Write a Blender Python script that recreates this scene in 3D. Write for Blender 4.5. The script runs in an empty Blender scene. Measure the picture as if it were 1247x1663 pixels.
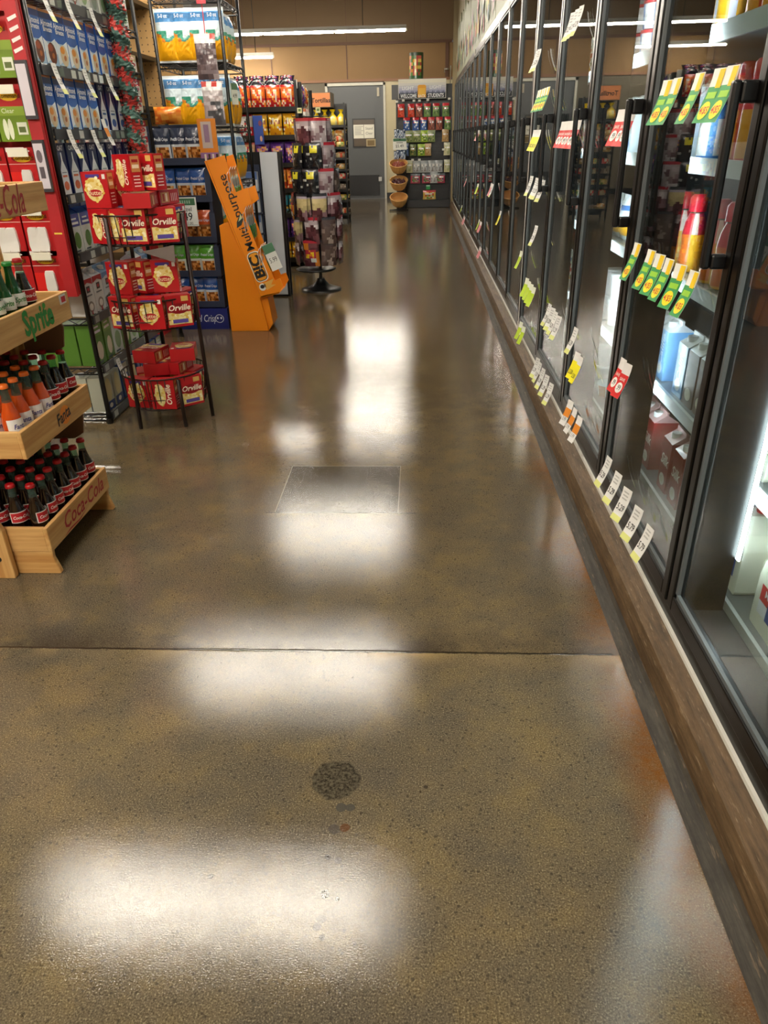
import bpy, math, random
from mathutils import Matrix, Vector
random.seed(7)
scn = bpy.context.scene
COL = scn.collection
S = 0.86            # plan units to metres

# ------------------------------------------------------------------ camera, world, exposure
HC = 1.45
def cam_axes(yaw, pitch, roll):
    cy, sy, cp, sp = math.cos(yaw), math.sin(yaw), math.cos(pitch), math.sin(pitch)
    f = Vector((-sy*cp, cy*cp, -sp)); r = Vector((cy, sy, 0)); u = r.cross(f)
    return math.cos(roll)*r+math.sin(roll)*u, -math.sin(roll)*r+math.cos(roll)*u, f
r_, u_, f_ = cam_axes(.05455, .48169, -.02219)
cd = bpy.data.cameras.new('camera'); cam = bpy.data.objects.new('camera', cd); COL.objects.link(cam)
cd.sensor_fit = 'VERTICAL'; cd.sensor_height = 36; cd.lens = 1164.8/1663*36
cd.clip_start = .02; cd.clip_end = 100
m = Matrix((r_, u_, -f_)).transposed().to_4x4(); m.translation = Vector((0, 0, HC*S)); cam.matrix_world = m
scn.camera = cam
w = bpy.data.worlds.new('world'); scn.world = w; w.use_nodes = True
w.node_tree.nodes['Background'].inputs[0].default_value = (.9, .85, .75, 1)
w.node_tree.nodes['Background'].inputs[1].default_value = .05
vs = scn.view_settings
vs.view_transform = 'Standard'; vs.look = 'None'; vs.gamma = 1; vs.use_curve_mapping = False; vs.exposure = 1.5
TUBE = 44.0          # strength of the ceiling tubes
LEDP = 26.0          # strength of the cooler led strips

# ------------------------------------------------------------------ materials
def lin(c): return c/12.92 if c <= .04045 else ((c+.055)/1.055)**2.4
def H(h):
    h = h.lstrip('#'); return tuple(lin(int(h[i:i+2], 16)/255) for i in (0, 2, 4))
def mat(name): 
    m = bpy.data.materials.new(name); m.use_nodes = True
    return m, m.node_tree.nodes, m.node_tree.links, m.node_tree.nodes['Principled BSDF']
def plain(name, col, rough=.5, metal=0, spec=.5, bump=0, bscale=40, coat=0):
    m, n, l, b = mat(name)
    b.inputs['Base Color'].default_value = (*H(col), 1); b.inputs['Roughness'].default_value = rough
    b.inputs['Metallic'].default_value = metal; b.inputs['Specular IOR Level'].default_value = spec
    b.inputs['Coat Weight'].default_value = coat
    if bump: add_bump(n, l, b, bump, bscale)
    return m
def add_bump(n, l, b, strength, scale, dist=.01):
    t = n.new('ShaderNodeTexCoord'); z = n.new('ShaderNodeTexNoise'); z.inputs['Scale'].default_value = scale
    z.inputs['Detail'].default_value = 3
    k = n.new('ShaderNodeBump'); k.inputs['Strength'].default_value = strength; k.inputs['Distance'].default_value = dist
    l.new(t.outputs['Object'], z.inputs['Vector']); l.new(z.outputs['Fac'], k.inputs['Height']); l.new(k.outputs['Normal'], b.inputs['Normal'])
def printed(name, rough, coat=0, bump=0, bscale=40, metal=0):
    m, n, l, b = mat(name)
    a = n.new('ShaderNodeAttribute'); a.attribute_name = 'Col'; l.new(a.outputs['Color'], b.inputs['Base Color'])
    b.inputs['Roughness'].default_value = rough; b.inputs['Coat Weight'].default_value = coat
    b.inputs['Metallic'].default_value = metal
    if bump: add_bump(n, l, b, bump, bscale)
    return m
def emit(name, col, s):
    m, n, l, b = mat(name); n.remove(b); e = n.new('ShaderNodeEmission')
    e.inputs[0].default_value = (*H(col), 1); e.inputs[1].default_value = s
    l.new(e.outputs[0], n['Material Output'].inputs[0]); return m
def clear(name, tint='#ffffff', ior=1.5, rough=0.02, body=0, bcol='#ffffff', bump=0, bscale=60):
    m, n, l, b = mat(name)
    tr = n.new('ShaderNodeBsdfTransparent'); tr.inputs[0].default_value = (*H(tint), 1)
    gl = n.new('ShaderNodeBsdfGlossy'); gl.inputs['Roughness'].default_value = rough
    fr = n.new('ShaderNodeFresnel'); ge = n.new('ShaderNodeNewGeometry'); mr = n.new('ShaderNodeMapRange')
    mr.inputs[3].default_value = ior; mr.inputs[4].default_value = 1/ior; l.new(ge.outputs['Backfacing'], mr.inputs[0]); l.new(mr.outputs[0], fr.inputs[0])
    mx = n.new('ShaderNodeMixShader'); l.new(fr.outputs[0], mx.inputs[0]); l.new(tr.outputs[0], mx.inputs[1]); l.new(gl.outputs[0], mx.inputs[2])
    last = mx
    if bump:
        t = n.new('ShaderNodeTexCoord'); z = n.new('ShaderNodeTexNoise'); z.inputs['Scale'].default_value = bscale
        k = n.new('ShaderNodeBump'); k.inputs['Strength'].default_value = bump; k.inputs['Distance'].default_value = .01
        l.new(t.outputs['Object'], z.inputs['Vector']); l.new(z.outputs['Fac'], k.inputs['Height'])
        l.new(k.outputs['Normal'], gl.inputs['Normal']); l.new(k.outputs['Normal'], fr.inputs['Normal'])
    if body:
        d = n.new('ShaderNodeBsdfDiffuse'); d.inputs[0].default_value = (*H(bcol), 1)
        m2 = n.new('ShaderNodeMixShader'); m2.inputs[0].default_value = body
        l.new(mx.outputs[0], m2.inputs[1]); l.new(d.outputs[0], m2.inputs[2]); last = m2
    n.remove(b); l.new(last.outputs[0], n['Material Output'].inputs[0]); return m

class NT:
    """tiny node-graph helper"""
    def __init__(s, m): s.n = m.node_tree.nodes; s.l = m.node_tree.links
    def new(s, t, **k):
        x = s.n.new(t)
        for a, v in k.items(): setattr(x, a, v)
        return x
    def put(s, sock, v):
        if hasattr(v, 'links') or hasattr(v, 'is_linked'): s.l.new(v, sock)
        else: sock.default_value = v
    def math(s, op, a, b=0., c=None, clamp=False):
        x = s.new('ShaderNodeMath', operation=op, use_clamp=clamp); s.put(x.inputs[0], a); s.put(x.inputs[1], b)
        if c is not None: s.put(x.inputs[2], c)
        return x.outputs[0]
    def noise(s, vec, scale, detail=3, rough=.5):
        x = s.new('ShaderNodeTexNoise'); s.l.new(vec, x.inputs['Vector']); x.inputs['Scale'].default_value = scale
        x.inputs['Detail'].default_value = detail; x.inputs['Roughness'].default_value = rough; return x.outputs['Fac']
    def ramp(s, f, a, b, ca=0., cb=1.):
        x = s.new('ShaderNodeMapRange', clamp=True); s.l.new(f, x.inputs[0])
        x.inputs[1].default_value = a; x.inputs[2].default_value = b; x.inputs[3].default_value = ca; x.inputs[4].default_value = cb
        return x.outputs[0]
    def mix(s, f, a, b):
        x = s.new('ShaderNodeMix', data_type='RGBA'); s.put(x.inputs[0], f)
        for i, v in ((6, a), (7, b)):
            if isinstance(v, str): x.inputs[i].default_value = (*H(v), 1)
            else: s.l.new(v, x.inputs[i])
        return x.outputs[2]
    def scale(s, vec, v):
        x = s.new('ShaderNodeMapping'); s.l.new(vec, x.inputs[0]); x.inputs['Scale'].default_value = v; return x.outputs[0]
    def sep(s, vec):
        x = s.new('ShaderNodeSeparateXYZ'); s.l.new(vec, x.inputs[0]); return x.outputs

def wood(name, c1, c2, axis):
    m, n, l, b = mat(name); g = NT(m); t = g.new('ShaderNodeTexCoord').outputs['Object']
    sc = [38, 38, 38]; sc[axis] = 2.0
    v = g.scale(t, sc); f = g.noise(v, 1.0, 4, .6); f2 = g.noise(v, 3.2, 3, .6)
    c = g.mix(g.ramp(f, .38, .66), c1, c2); c = g.mix(g.ramp(f2, .55, .8, 0, .35), c, '#7c5226')
    l.new(c, b.inputs['Base Color']); b.inputs['Roughness'].default_value = .5
    return m
def concrete():
    m, n, l, b = mat('polished_concrete'); g = NT(m); t = g.new('ShaderNodeTexCoord').outputs['Object']
    x, y, z = g.sep(t)[:3]
    big = g.noise(t, .9, 4, .6); mid = g.noise(t, 6, 4, .65); fine = g.noise(t, 300, 3, .7); sp = g.noise(t, 120, 4, .75)
    c = g.mix(g.ramp(big, .38, .62), '#5f5646', '#7c6d50')
    c = g.mix(g.ramp(mid, .42, .66, 0, .7), c, '#57524a')
    c = g.mix(g.ramp(mid, .3, .46, .35, 0), c, '#8a7648')
    c = g.mix(g.ramp(fine, .34, .52, .75, 0), c, '#33291d')
    c = g.mix(g.ramp(fine, .56, .70, 0, .7), c, '#b3a684')
    c = g.mix(g.ramp(sp, .60, .67, 0, .85), c, '#2f261c')
    vo = g.new('ShaderNodeTexVoronoi'); l.new(t, vo.inputs['Vector']); vo.inputs['Scale'].default_value = 55
    c = g.mix(g.ramp(vo.outputs['Distance'], .10, .22, .7, 0), c, '#3b352c')
    # browner, darker concrete farther down the aisle
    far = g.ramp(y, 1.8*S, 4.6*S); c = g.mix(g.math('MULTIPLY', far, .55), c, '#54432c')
    # orange rust band along the cooler curb
    wob = g.math('MULTIPLY', g.math('SUBTRACT', g.noise(g.scale(t, (1, 1, 1)), 2.6, 4, .6), .5), .26)
    xr = g.math('ADD', x, wob)
    rust = g.ramp(xr, .50*S, .63*S); rn = g.ramp(g.noise(t, 4, 3), .35, .58, .3, 1)
    c = g.mix(g.math('MULTIPLY', g.math('MULTIPLY', g.math('MULTIPLY', rust, rn), g.ramp(g.noise(t, 60, 4, .7), .3, .6, .5, 1)), .85), c, '#7a4a16')
    # saw-cut joint and its grime, slightly wavy
    yw = g.math('ADD', y, g.math('MULTIPLY', g.math('SUBTRACT', g.noise(t, 30, 3, .7), .5), .010))
    d = g.math('ABSOLUTE', g.math('SUBTRACT', yw, 1.812*S))
    inx = g.ramp(x, .60*S, .62*S, 1, 0)
    c = g.mix(g.math('MULTIPLY', g.ramp(d, .0015, .0055, .95, 0), inx), c, '#17120d')
    dd = g.math('SUBTRACT', yw, 1.812*S)
    grime = g.math('MULTIPLY', g.ramp(dd, 0, .13, .75, 0), g.ramp(dd, -.004, 0, 0, 1))
    c = g.mix(g.math('MULTIPLY', grime, g.ramp(mid, .35, .6, .2, 1)), c, '#3a3026')
    pale = g.math('MULTIPLY', g.ramp(dd, -.07, -.01, 0, .7), g.ramp(dd, -.006, -.003, 1, 0))
    c = g.mix(g.math('MULTIPLY', pale, g.ramp(g.noise(t, 3, 3), .45, .6)), c, '#a98f60')
    # darker square patch with a cut outline
    def rect(x0, x1, y0, y1, e):
        a = g.math('MINIMUM', g.math('SUBTRACT', x, x0*S), g.math('SUBTRACT', x1*S, x))
        bq = g.math('MINIMUM', g.math('SUBTRACT', y, y0*S), g.math('SUBTRACT', y1*S, y))
        return g.math('MINIMUM', a, bq)
    r = rect(-.63, -.09, 2.76, 3.262, 0)
    c = g.mix(g.ramp(r, 0, .003, 0, .65), c, '#35302a')
    c = g.mix(g.ramp(g.math('ABSOLUTE', r), .0008, .0025, .5, 0), c, '#9b927c')
    dl = g.math('ABSOLUTE', g.math('SUBTRACT', yw, 2.76*S))
    c = g.mix(g.math('MULTIPLY', g.ramp(dl, .001, .004, .9, 0), g.math('MULTIPLY', g.ramp(x, -.68*S, -.66*S), g.ramp(x, -.02*S, 0, 1, 0))), c, '#1d1812')
    # round core patch and the chips below it
    def spot(cx, cy, rad, amt, col, c, wobble=.25):
        q = g.math('SQRT', g.math('ADD', g.math('POWER', g.math('SUBTRACT', x, cx*S), 2.), g.math('POWER', g.math('SUBTRACT', y, cy*S), 2.)))
        q = g.math('ADD', q, g.math('MULTIPLY', g.math('SUBTRACT', g.noise(t, 40, 2), .5), rad*S*wobble))
        return g.mix(g.ramp(q, rad*S*.9, rad*S*1.02, amt, 0), c, col)
    pit = g.mix(g.ramp(g.noise(t, 130, 3, .7), .42, .6), '#2a2620', '#5a5344'); c = g.mix(g.ramp(g.math('ADD', g.math('SQRT', g.math('ADD', g.math('POWER', g.math('SUBTRACT', x, -.208*S), 2.), g.math('POWER', g.math('SUBTRACT', y, 1.297*S), 2.))), g.math('MULTIPLY', g.math('SUBTRACT', g.noise(t, 30, 3), .5), .02)), .050, .056, .9, 0), c, pit)
    for sx, sy, sr, sc in [(-.187, 1.213, .013, '#4a4742'), (-.165, 1.213, .011, '#4a4742'), (-.198, 1.15, .014, '#4d463e'), (-.173, 1.155, .012, '#5a3a22'),
            (-.205, 1.075, .008, '#2a241d'), (-.180, 1.068, .009, '#453e35'), (-.200, .985, .011, '#221c15'), (-.172, .975, .006, '#221c15'),
            (-.20, .93, .010, '#3d372f'), (-.208, .912, .009, '#3d372f'), (-.195, .89, .007, '#2a241d'), (-.46, 1.02, .006, '#2a241d'), (.02, 1.28, .006, '#3a332b')]:
        c = spot(sx, sy, sr, .85, sc, c, .8)
    l.new(c, b.inputs['Base Color'])
    rg = g.ramp(g.noise(t, 2.2, 4, .6), .3, .7, .035, .085)
    l.new(rg, b.inputs['Roughness']); b.inputs['Specular IOR Level'].default_value = .75
    k = n.new('ShaderNodeBump'); k.inputs['Strength'].default_value = .24; k.inputs['Distance'].default_value = .0007
    hgt = g.math('ADD', g.noise(t, 400, 2, .55), g.math('MULTIPLY', g.noise(t, 14, 2), 1.3))
    hgt = g.math('SUBTRACT', hgt, g.math('MULTIPLY', g.ramp(d, .0015, .006, 3, 0), inx))
    l.new(hgt, k.inputs['Height']); l.new(k.outputs['Normal'], b.inputs['Normal'])
    return m
def curb_mat(name, base, dark, light):
    m, n, l, b = mat(name); g = NT(m); t = g.new('ShaderNodeTexCoord').outputs['Object']
    v = g.scale(t, (60, 5, 60)); a = g.noise(v, 1, 5, .75); a2 = g.noise(t, 14, 5, .7); a3 = g.noise(g.scale(t, (130, 14, 130)), 1, 3, .7)
    c = g.mix(g.ramp(a, .35, .65), dark, base); c = g.mix(g.ramp(a2, .5, .72, 0, .6), c, dark)
    c = g.mix(g.ramp(a3, .60, .74, 0, .6), c, light)
    l.new(c, b.inputs['Base Color']); b.inputs['Roughness'].default_value = .55; b.inputs['Specular IOR Level'].default_value = .3
    k = n.new('ShaderNodeBump'); k.inputs['Strength'].default_value = .3; k.inputs['Distance'].default_value = .004
    l.new(a3, k.inputs['Height']); l.new(k.outputs['Normal'], b.inputs['Normal'])
    return m
M = dict(
    floor=concrete(), curb=curb_mat('curb_paint', '#6a543a', '#41321f', '#a08c70'), cove=curb_mat('cove_grime', '#4a453c', '#2c2822', '#85725a'),
    pine=wood('pine_side', '#d8ad6e', '#bd8a4c', 1), pinez=wood('pine_upright', '#d8ad6e', '#b98648', 2), pinex=wood('pine_end', '#d8ad6e', '#b98648', 0),
    ply=plain('plywood_back', '#7a5c40', .6, bump=.1),
    paper=printed('printed_paper', .55), carton=printed('glossy_carton', .32, .2), foil=printed('foil_bag', .22, .4, .35, 30), soft=printed('soft_pack', .35, .3, .5, 18),
    plast=printed('coloured_plastic', .3), fuzzy=printed('tinsel', .4, 0),
    black=plain('black_powder_coat', '#0c0c0d', .35), alu=plain('black_door_frame', '#070605', .33, spec=.3), gasket=plain('grey_gasket', '#5c6264', .4),
    inner=plain('cooler_liner', '#35383a', .45), shelf=plain('cooler_shelf', '#7d8283', .35, .5), railw=plain('white_price_rail', '#c9cdce', .3),
    chrome=plain('grey_shelf_metal', '#4a4d52', .32, .7), rackm=plain('dark_brown_wire', '#2a1a14', .4, .3), whitest=plain('white_trim', '#d8d6cc', .45),
    glass=clear('door_glass', '#dfe6e2', 1.5, .0), film=clear('clear_film', '#f2f0ee', 1.45, .12, .08, '#d8ccd0', .5, 25),
    bglass=clear('bottle_glass', '#bfe0d2', 1.45, .03, .06, '#b8d8cc'), cola=plain('cola_in_glass', '#120503', .06, spec=.8, coat=.6), fanta=plain('orange_soda_in_glass', '#c8480a', .08, spec=.8, coat=.6),
    lime=plain('green_bottle_glass', '#0c4a1a', .06, spec=.8, coat=.6), tube=emit('fluorescent_tube', '#fff6e6', TUBE), led=emit('led_strip', '#eaf4ff', LEDP),
    fixture=plain('fixture_white', '#9a958a', .4), wallb=plain('brown_wall_paint', '#5f492c', .7, bump=.05, bscale=4), walll=plain('tan_wall_panel', '#795a30', .65, bump=.05, bscale=5),
    band=plain('dark_brown_band', '#52321c', .6), cream=plain('cream_wall', '#b8ad8c', .6, bump=.06, bscale=8), doorg=plain('grey_door', '#4d4f50', .4, bump=.03, bscale=8), kick=plain('black_kick_plate', '#17181a', .35),
    sidew=plain('grey_beige_wall', '#8c8061', .7), ceil=plain('ceiling_paint', '#6b5a40', .8), store=plain('store_wall', '#8a7048', .8), wicker=plain('wicker', '#cf9a56', .6, bump=.6, bscale=90),
    navy=plain('navy_cardboard', '#232c44', .55), royal=plain('royal_blue_board', '#15206e', .5), orange=plain('orange_cardboard', '#f08a06', .45), whitec=plain('white_cardboard', '#c2c6cc', .5),
    lowerw=plain('grey_brown_wall', '#5c5342', .6), plate=plain('taupe_plate', '#6e625c', .5), red=plain('red_cardboard', '#b01e24', .45), brownskin=plain('brown_onion_skin', '#5c2418', .4), peg=plain('tan_pegboard', '#b8915a', .7), wood3=plain('wood_trim', '#7c5230', .5), pipe=plain('white_pipe', '#b9b6a8', .4),
)

# ------------------------------------------------------------------ mesh builder
TXT = {}
def text_geo(s, bold=0., shear=0.):
    k = (s, bold, shear)
    if k not in TXT:
        cu = bpy.data.curves.new('t', 'FONT'); cu.body = s; cu.size = 1; cu.align_x = 'CENTER'; cu.align_y = 'CENTER'
        cu.offset = bold; cu.shear = shear; cu.resolution_u = 2
        o = bpy.data.objects.new('t', cu); COL.objects.link(o)
        dg = bpy.context.evaluated_depsgraph_get(); me = o.evaluated_get(dg).to_mesh()
        TXT[k] = ([(v.co.x, v.co.y) for v in me.vertices], [tuple(p.vertices) for p in me.polygons])
        o.evaluated_get(dg).to_mesh_clear(); bpy.data.objects.remove(o); bpy.data.curves.remove(cu)
    return TXT[k]
class Fr:
    """flat frame on a surface: origin, right, up"""
    def __init__(s, o, u, v): s.o = Vector(o); s.u = Vector(u).normalized(); s.v = Vector(v).normalized(); s.n = s.u.cross(s.v)
    def p(s, a, b, l=0): return s.o+s.u*a+s.v*b+s.n*l
class MB:
    def __init__(s): s.v = []; s.f = []; s.c = []; s.m = []; s.sm = []
    def add(s, vs, fs, col='#888888', mi=0, smooth=False):
        o = len(s.v); s.v += [tuple(p) for p in vs]
        for i, f in enumerate(fs):
            s.f.append([o+k for k in f]); s.c.append(col[i] if isinstance(col, list) else col); s.m.append(mi); s.sm.append(smooth)
        return s
    def box(s, x0, y0, z0, x1, y1, z1, col='#888888', mi=0):
        v = [(x, y, z) for x in (x0, x1) for y in (y0, y1) for z in (z0, z1)]
        return s.add(v, [(0, 1, 3, 2), (4, 6, 7, 5), (0, 4, 5, 1), (2, 3, 7, 6), (0, 2, 6, 4), (1, 5, 7, 3)], col, mi)
    def prism(s, pts, o, u, v, d, col='#888888', mi=0):
        """polygon pts (2d) in frame o,u,v extruded by vector d"""
        o = Vector(o); u = Vector(u); v = Vector(v); d = Vector(d); n = len(pts)
        a = [o+u*p[0]+v*p[1] for p in pts]; b = [p+d for p in a]
        return s.add(a+b, [tuple(range(n))[::-1], tuple(range(n, 2*n))]+[(i, (i+1) % n, n+(i+1) % n, n+i) for i in range(n)], col, mi)
    def lathe(s, prof, seg=12, cx=0, cy=0, col='#888888', mi=0, colf=None, cap=True, z0=0, aspect=1):
        vs = []; n = len(prof)
        for r, z in prof:
            for k in range(seg):
                a = 2*math.pi*k/seg; vs.append((cx+r*math.cos(a), cy+r*math.sin(a)*aspect, z0+z))
        fs = []; cs = []
        for i in range(n-1):
            for k in range(seg):
                fs.append((i*seg+k, i*seg+(k+1) % seg, (i+1)*seg+(k+1) % seg, (i+1)*seg+k))
                cs.append(colf(k/seg, (prof[i][1]+prof[i+1][1])/2) if colf else col)
        s.add(vs, fs, cs, mi, True)
        if cap:
            s.add(vs[:seg], [tuple(range(seg))[::-1]], cs[0], mi); s.add(vs[-seg:], [tuple(range(seg))], cs[-1], mi)
        return s
    def tube(s, pts, r, seg=6, col='#888888', mi=0, closed=False):
        pts = [Vector(p) for p in pts]; n = len(pts); vs = []
        for i, p in enumerate(pts):
            a = pts[(i-1) % n] if (closed or i > 0) else p; b = pts[(i+1) % n] if (closed or i < n-1) else p
            t = (b-a).normalized(); u = t.cross(Vector((0, 0, 1)))
            if u.length < .05: u = t.cross(Vector((1, 0, 0)))
            u.normalize(); w_ = t.cross(u)
            for k in range(seg):
                q = 2*math.pi*k/seg; vs.append(p+u*r*math.cos(q)+w_*r*math.sin(q))
        fs = [((i*seg+k), (i*seg+(k+1) % seg), ((i+1) % n)*seg+(k+1) % seg, ((i+1) % n)*seg+k) for i in range(n if closed else n-1) for k in range(seg)]
        if not closed: fs += [tuple(range(seg))[::-1], tuple(range((n-1)*seg, n*seg))]
        return s.add(vs, fs, col, mi, True)
    # flat decals
    def poly(s, F, pts, col, l=.0006, mi=0): return s.add([F.p(a, b, l) for a, b in pts], [tuple(range(len(pts)))], col, mi)
    def rect(s, F, a0, b0, a1, b1, col, l=.0006, mi=0): return s.poly(F, [(a0, b0), (a1, b0), (a1, b1), (a0, b1)], col, l, mi)
    def ell(s, F, cx, cy, rx, ry, col, l=.0009, n=14, mi=0, rot=0):
        pts = []
        for k in range(n):
            x, y = rx*math.cos(2*math.pi*k/n), ry*math.sin(2*math.pi*k/n)
            pts.append((cx+x*math.cos(rot)-y*math.sin(rot), cy+x*math.sin(rot)+y*math.cos(rot)))
        return s.poly(F, pts, col, l, mi)
    def text(s, F, t, cx, cy, size, col, l=.0014, bold=0., shear=0., rot=0, sx=1, mi=0):
        v, f = text_geo(t, bold, shear); c, q = math.cos(rot), math.sin(rot)
        return s.add([F.p(cx+(x*sx*c-y*q)*size, cy+(x*sx*q+y*c)*size, l) for x, y in v], f, col, mi)
    def pillow(s, w, h, d, paint, nx=7, ny=9, cy=0, z0=0, back='#999999', crimp=.05, jit=.06, cx=0):
        for side in (-1, 1):
            vs = []
            for j in range(ny+1):
                v = j/ny
                for i in range(nx+1):
                    u = i/nx
                    vv = min(1, max(0, (v-crimp)/(1-2*crimp)))
                    b = (math.sin(math.pi*u)**.55 if 0 < u < 1 else 0)*(math.sin(math.pi*vv)**.5 if 0 < vv < 1 else 0)
                    b *= 1+random.uniform(-jit, jit)*2
                    pin = 1-.05*math.sin(math.pi*vv)
                    vs.append((cx+(u-.5)*w*pin, cy+side*(d/2*b+.0008), z0+v*h))
            fs = []; cs = []
            for j in range(ny):
                for i in range(nx):
                    a = j*(nx+1)+i; q = (a, a+1, a+nx+2, a+nx+1)
                    fs.append(q if side < 0 else q[::-1]); cs.append(paint((i+.5)/nx, (j+.5)/ny) if side < 0 else back)
            s.add(vs, fs, cs, 0, True)
        return s
    def mesh(s, name, mats, bevel=0):
        me = bpy.data.meshes.new(name); me.from_pydata([(x*S, y*S, z*S) for x, y, z in s.v], [], s.f)
        if not isinstance(mats, (list, tuple)): mats = [mats]
        for q in mats: me.materials.append(M[q] if isinstance(q, str) else q)
        at = me.color_attributes.new('Col', 'FLOAT_COLOR', 'CORNER'); cache = {}; data = []
        for p in me.polygons:
            c = s.c[p.index]
            if c not in cache: cache[c] = (*H(c), 1.) if isinstance(c, str) else (*c, 1.)
            data += list(cache[c])*p.loop_total
        at.data.foreach_set('color', data)
        me.polygons.foreach_set('material_index', s.m); me.polygons.foreach_set('use_smooth', s.sm); me.update()
        return me
    def build(s, name, mats, parent=None, loc=None, bevel=0):
        o = bpy.data.objects.new(name, s.mesh(name, mats)); COL.objects.link(o)
        if parent: o.parent = parent
        if loc: o.location = Vector(loc)*S
        if bevel:
            b = o.modifiers.new('bevel', 'BEVEL'); b.width = bevel*S; b.segments = 2; b.limit_method = 'ANGLE'
        return o
def tag(o, label, cat, group=None, kind=None):
    o['label'] = label; o['category'] = cat
    if group: o['group'] = group
    if kind: o['kind'] = kind
    return o
def thing(name, label, cat, loc=(0, 0, 0), group=None, rz=0):
    o = bpy.data.objects.new(name, None); COL.objects.link(o); o.location = Vector(loc)*S; o.rotation_euler.z = rz; o.empty_display_size = .05
    return tag(o, label, cat, group)
def struct(o): o['kind'] = 'structure'; return o
class Proto:
    """one kind of ware: a list of (part name, mesh); several parts get an empty as their root"""
    def __init__(s, name, cat, parts): s.name = name; s.cat = cat; s.parts = parts
    def put(s, loc, label, group=None, rz=0, rx=0, ry=0, sc=(1, 1, 1)):
        if len(s.parts) == 1: o = bpy.data.objects.new(s.name, s.parts[0][1])
        else: o = bpy.data.objects.new(s.name, None); o.empty_display_size = .03
        COL.objects.link(o); o.location = Vector(loc)*S; o.rotation_euler = (rx, ry, rz); o.scale = sc; tag(o, label, s.cat, group)
        if len(s.parts) > 1:
            for n, me in s.parts:
                c = bpy.data.objects.new(n, me); COL.objects.link(c); c.parent = o
        return o
NTH = ['first', 'second', 'third', 'fourth', 'fifth', 'sixth', 'seventh', 'eighth', 'ninth', 'tenth', 'eleventh', 'twelfth', 'thirteenth', 'fourteenth', 'fifteenth', 'sixteenth', 'seventeenth', 'eighteenth', 'nineteenth', 'twentieth']
PI = math.pi
def front(y, z=0, x=0): return Fr((x, y, z), (1, 0, 0), (0, 0, 1))       # faces -Y
def aisle(x, y=0, z=0): return Fr((x, y, z), (0, 1, 0), (0, 0, 1))       # faces +X
def west(x, y=0, z=0): return Fr((x, y, z), (0, -1, 0), (0, 0, 1))       # faces -X

# ================================================================== the building
YB = 20.8; CZ = 5.2
struct(MB().box(-8, -6, -.1, 2.6, YB+.2, 0).build('floor', 'floor'))
struct(MB().box(-8, -6, CZ, 2.6, YB+.2, CZ+.1).build('ceiling', 'ceil'))
struct(MB().box(-8.15, -6, 0, -8, YB+.2, CZ).build('wall_left', 'store'))
struct(MB().box(-8, -6.15, 0, 2.6, -6, CZ).build('wall_rear', 'store'))
# back wall: upper paint, middle panel, lower wall with a door opening
b = MB(); b.box(-8, YB, 3.52, 2.6, YB+.15, CZ); struct(b.build('wall_back', 'wallb'))
b = MB(); b.box(-8, YB+.01, 2.74, 2.6, YB+.15, 3.46); struct(b.build('wall_back_panel', 'walll'))
b = MB(); b.box(-.9, YB, 0, 2.6, YB+.15, 2.68); struct(b.build('wall_back_right', 'cream'))
b = MB(); b.box(-8, YB, 0, -2.32, YB+.15, 2.68).box(-2.32, YB, 2.62, -.9, YB+.15, 2.68); struct(b.build('wall_back_lower', 'lowerw'))
b = MB(); b.box(-8, YB-.03, 3.46, .78, YB+.1, 3.52); struct(b.build('trim_1', 'band'))
b = MB(); b.box(-8, YB-.03, 2.68, .78, YB+.1, 2.74); struct(b.build('trim_2', 'wood3'))
b = MB(); [b.box(x, YB-.012, 2.74, x+.025, YB+.05, 3.46) for x in (-5.6, -3.7, -1.82)]; b.box(.62, YB-.02, 2.74, .70, YB+.05, 3.5); struct(b.build('trim_3', 'band'))
b = MB(); [b.box(x, YB-.006, 3.52, x+.012, YB+.05, CZ) for x in (-5.9, -4.3, -3.0, -1.8, -.15, .0)]; struct(b.build('trim_4', 'band'))
b = MB(); b.box(-2.38, YB-.03, 0, -2.32, YB+.05, 2.66).box(-.92, YB-.03, 0, -.87, YB+.05, 2.66).box(-2.38, YB-.03, 2.60, -.87, YB+.05, 2.66); struct(b.build('door_frame', 'pipe'))
b = MB(); b.box(-.87, YB-.03, 0, 2.6, YB, .14).box(-8, YB-.03, 0, -2.38, YB, .14); struct(b.build('baseboard_back', 'black'))
# door with window, notices, kick plate, closer
d = MB().box(-2.32, YB+.02, .01, -.92, YB+.08, 2.6).build('door_1', 'doorg'); struct(d)
MB().box(-2.25, YB, .08, -1.06, YB+.02, .57).build('kick_plate', 'kick', d)
b = MB(); b.box(-1.73, YB+.005, 1.22, -1.14, YB+.02, 1.88); b.build('window_frame', 'kick', d)
MB().box(-1.70, YB-.002, 1.25, -1.17, YB+.005, 1.85, '#4c3f30').build('window_pane', 'carton', d)
MB().box(-1.08, YB-.03, .42, -1.0, YB+.02, .52, '#b8b8b4').box(-1.08, YB-.03, 2.36, -1.02, YB+.02, 2.55, '#9a8f78').build('latch', 'plast', d)
b = MB(); b.box(-1.70, YB-.012, 1.43, -1.44, YB-.004, 1.74, '#d6d2c2'); F = front(YB-.012)
for k in range(7): b.rect(F, -1.67, 1.69-k*.03, -1.67+(.17 if k % 3 else .22), 1.70-k*.03, '#77736a')
tag(b.build('paper_notice', 'paper'), 'white sheet of small print taped left on the grey door window', 'notice')
b = MB(); b.box(-1.43, YB-.012, 1.43, -1.17, YB-.004, 1.74, '#dad6c6'); b.text(F, 'Stand', -1.30, 1.65, .085, '#55514a'); b.text(F, 'Clear', -1.30, 1.54, .085, '#55514a')
tag(b.build('paper_notice', 'paper'), 'white sheet with two large words taped right on the grey door window', 'notice')
b = MB(); b.box(-1.38, YB-.010, 1.24, -1.14, YB-.003, 1.41, '#a3926c').rect(front(YB-.01), -1.35, 1.26, -1.17, 1.38, '#6f5a34')
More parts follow.
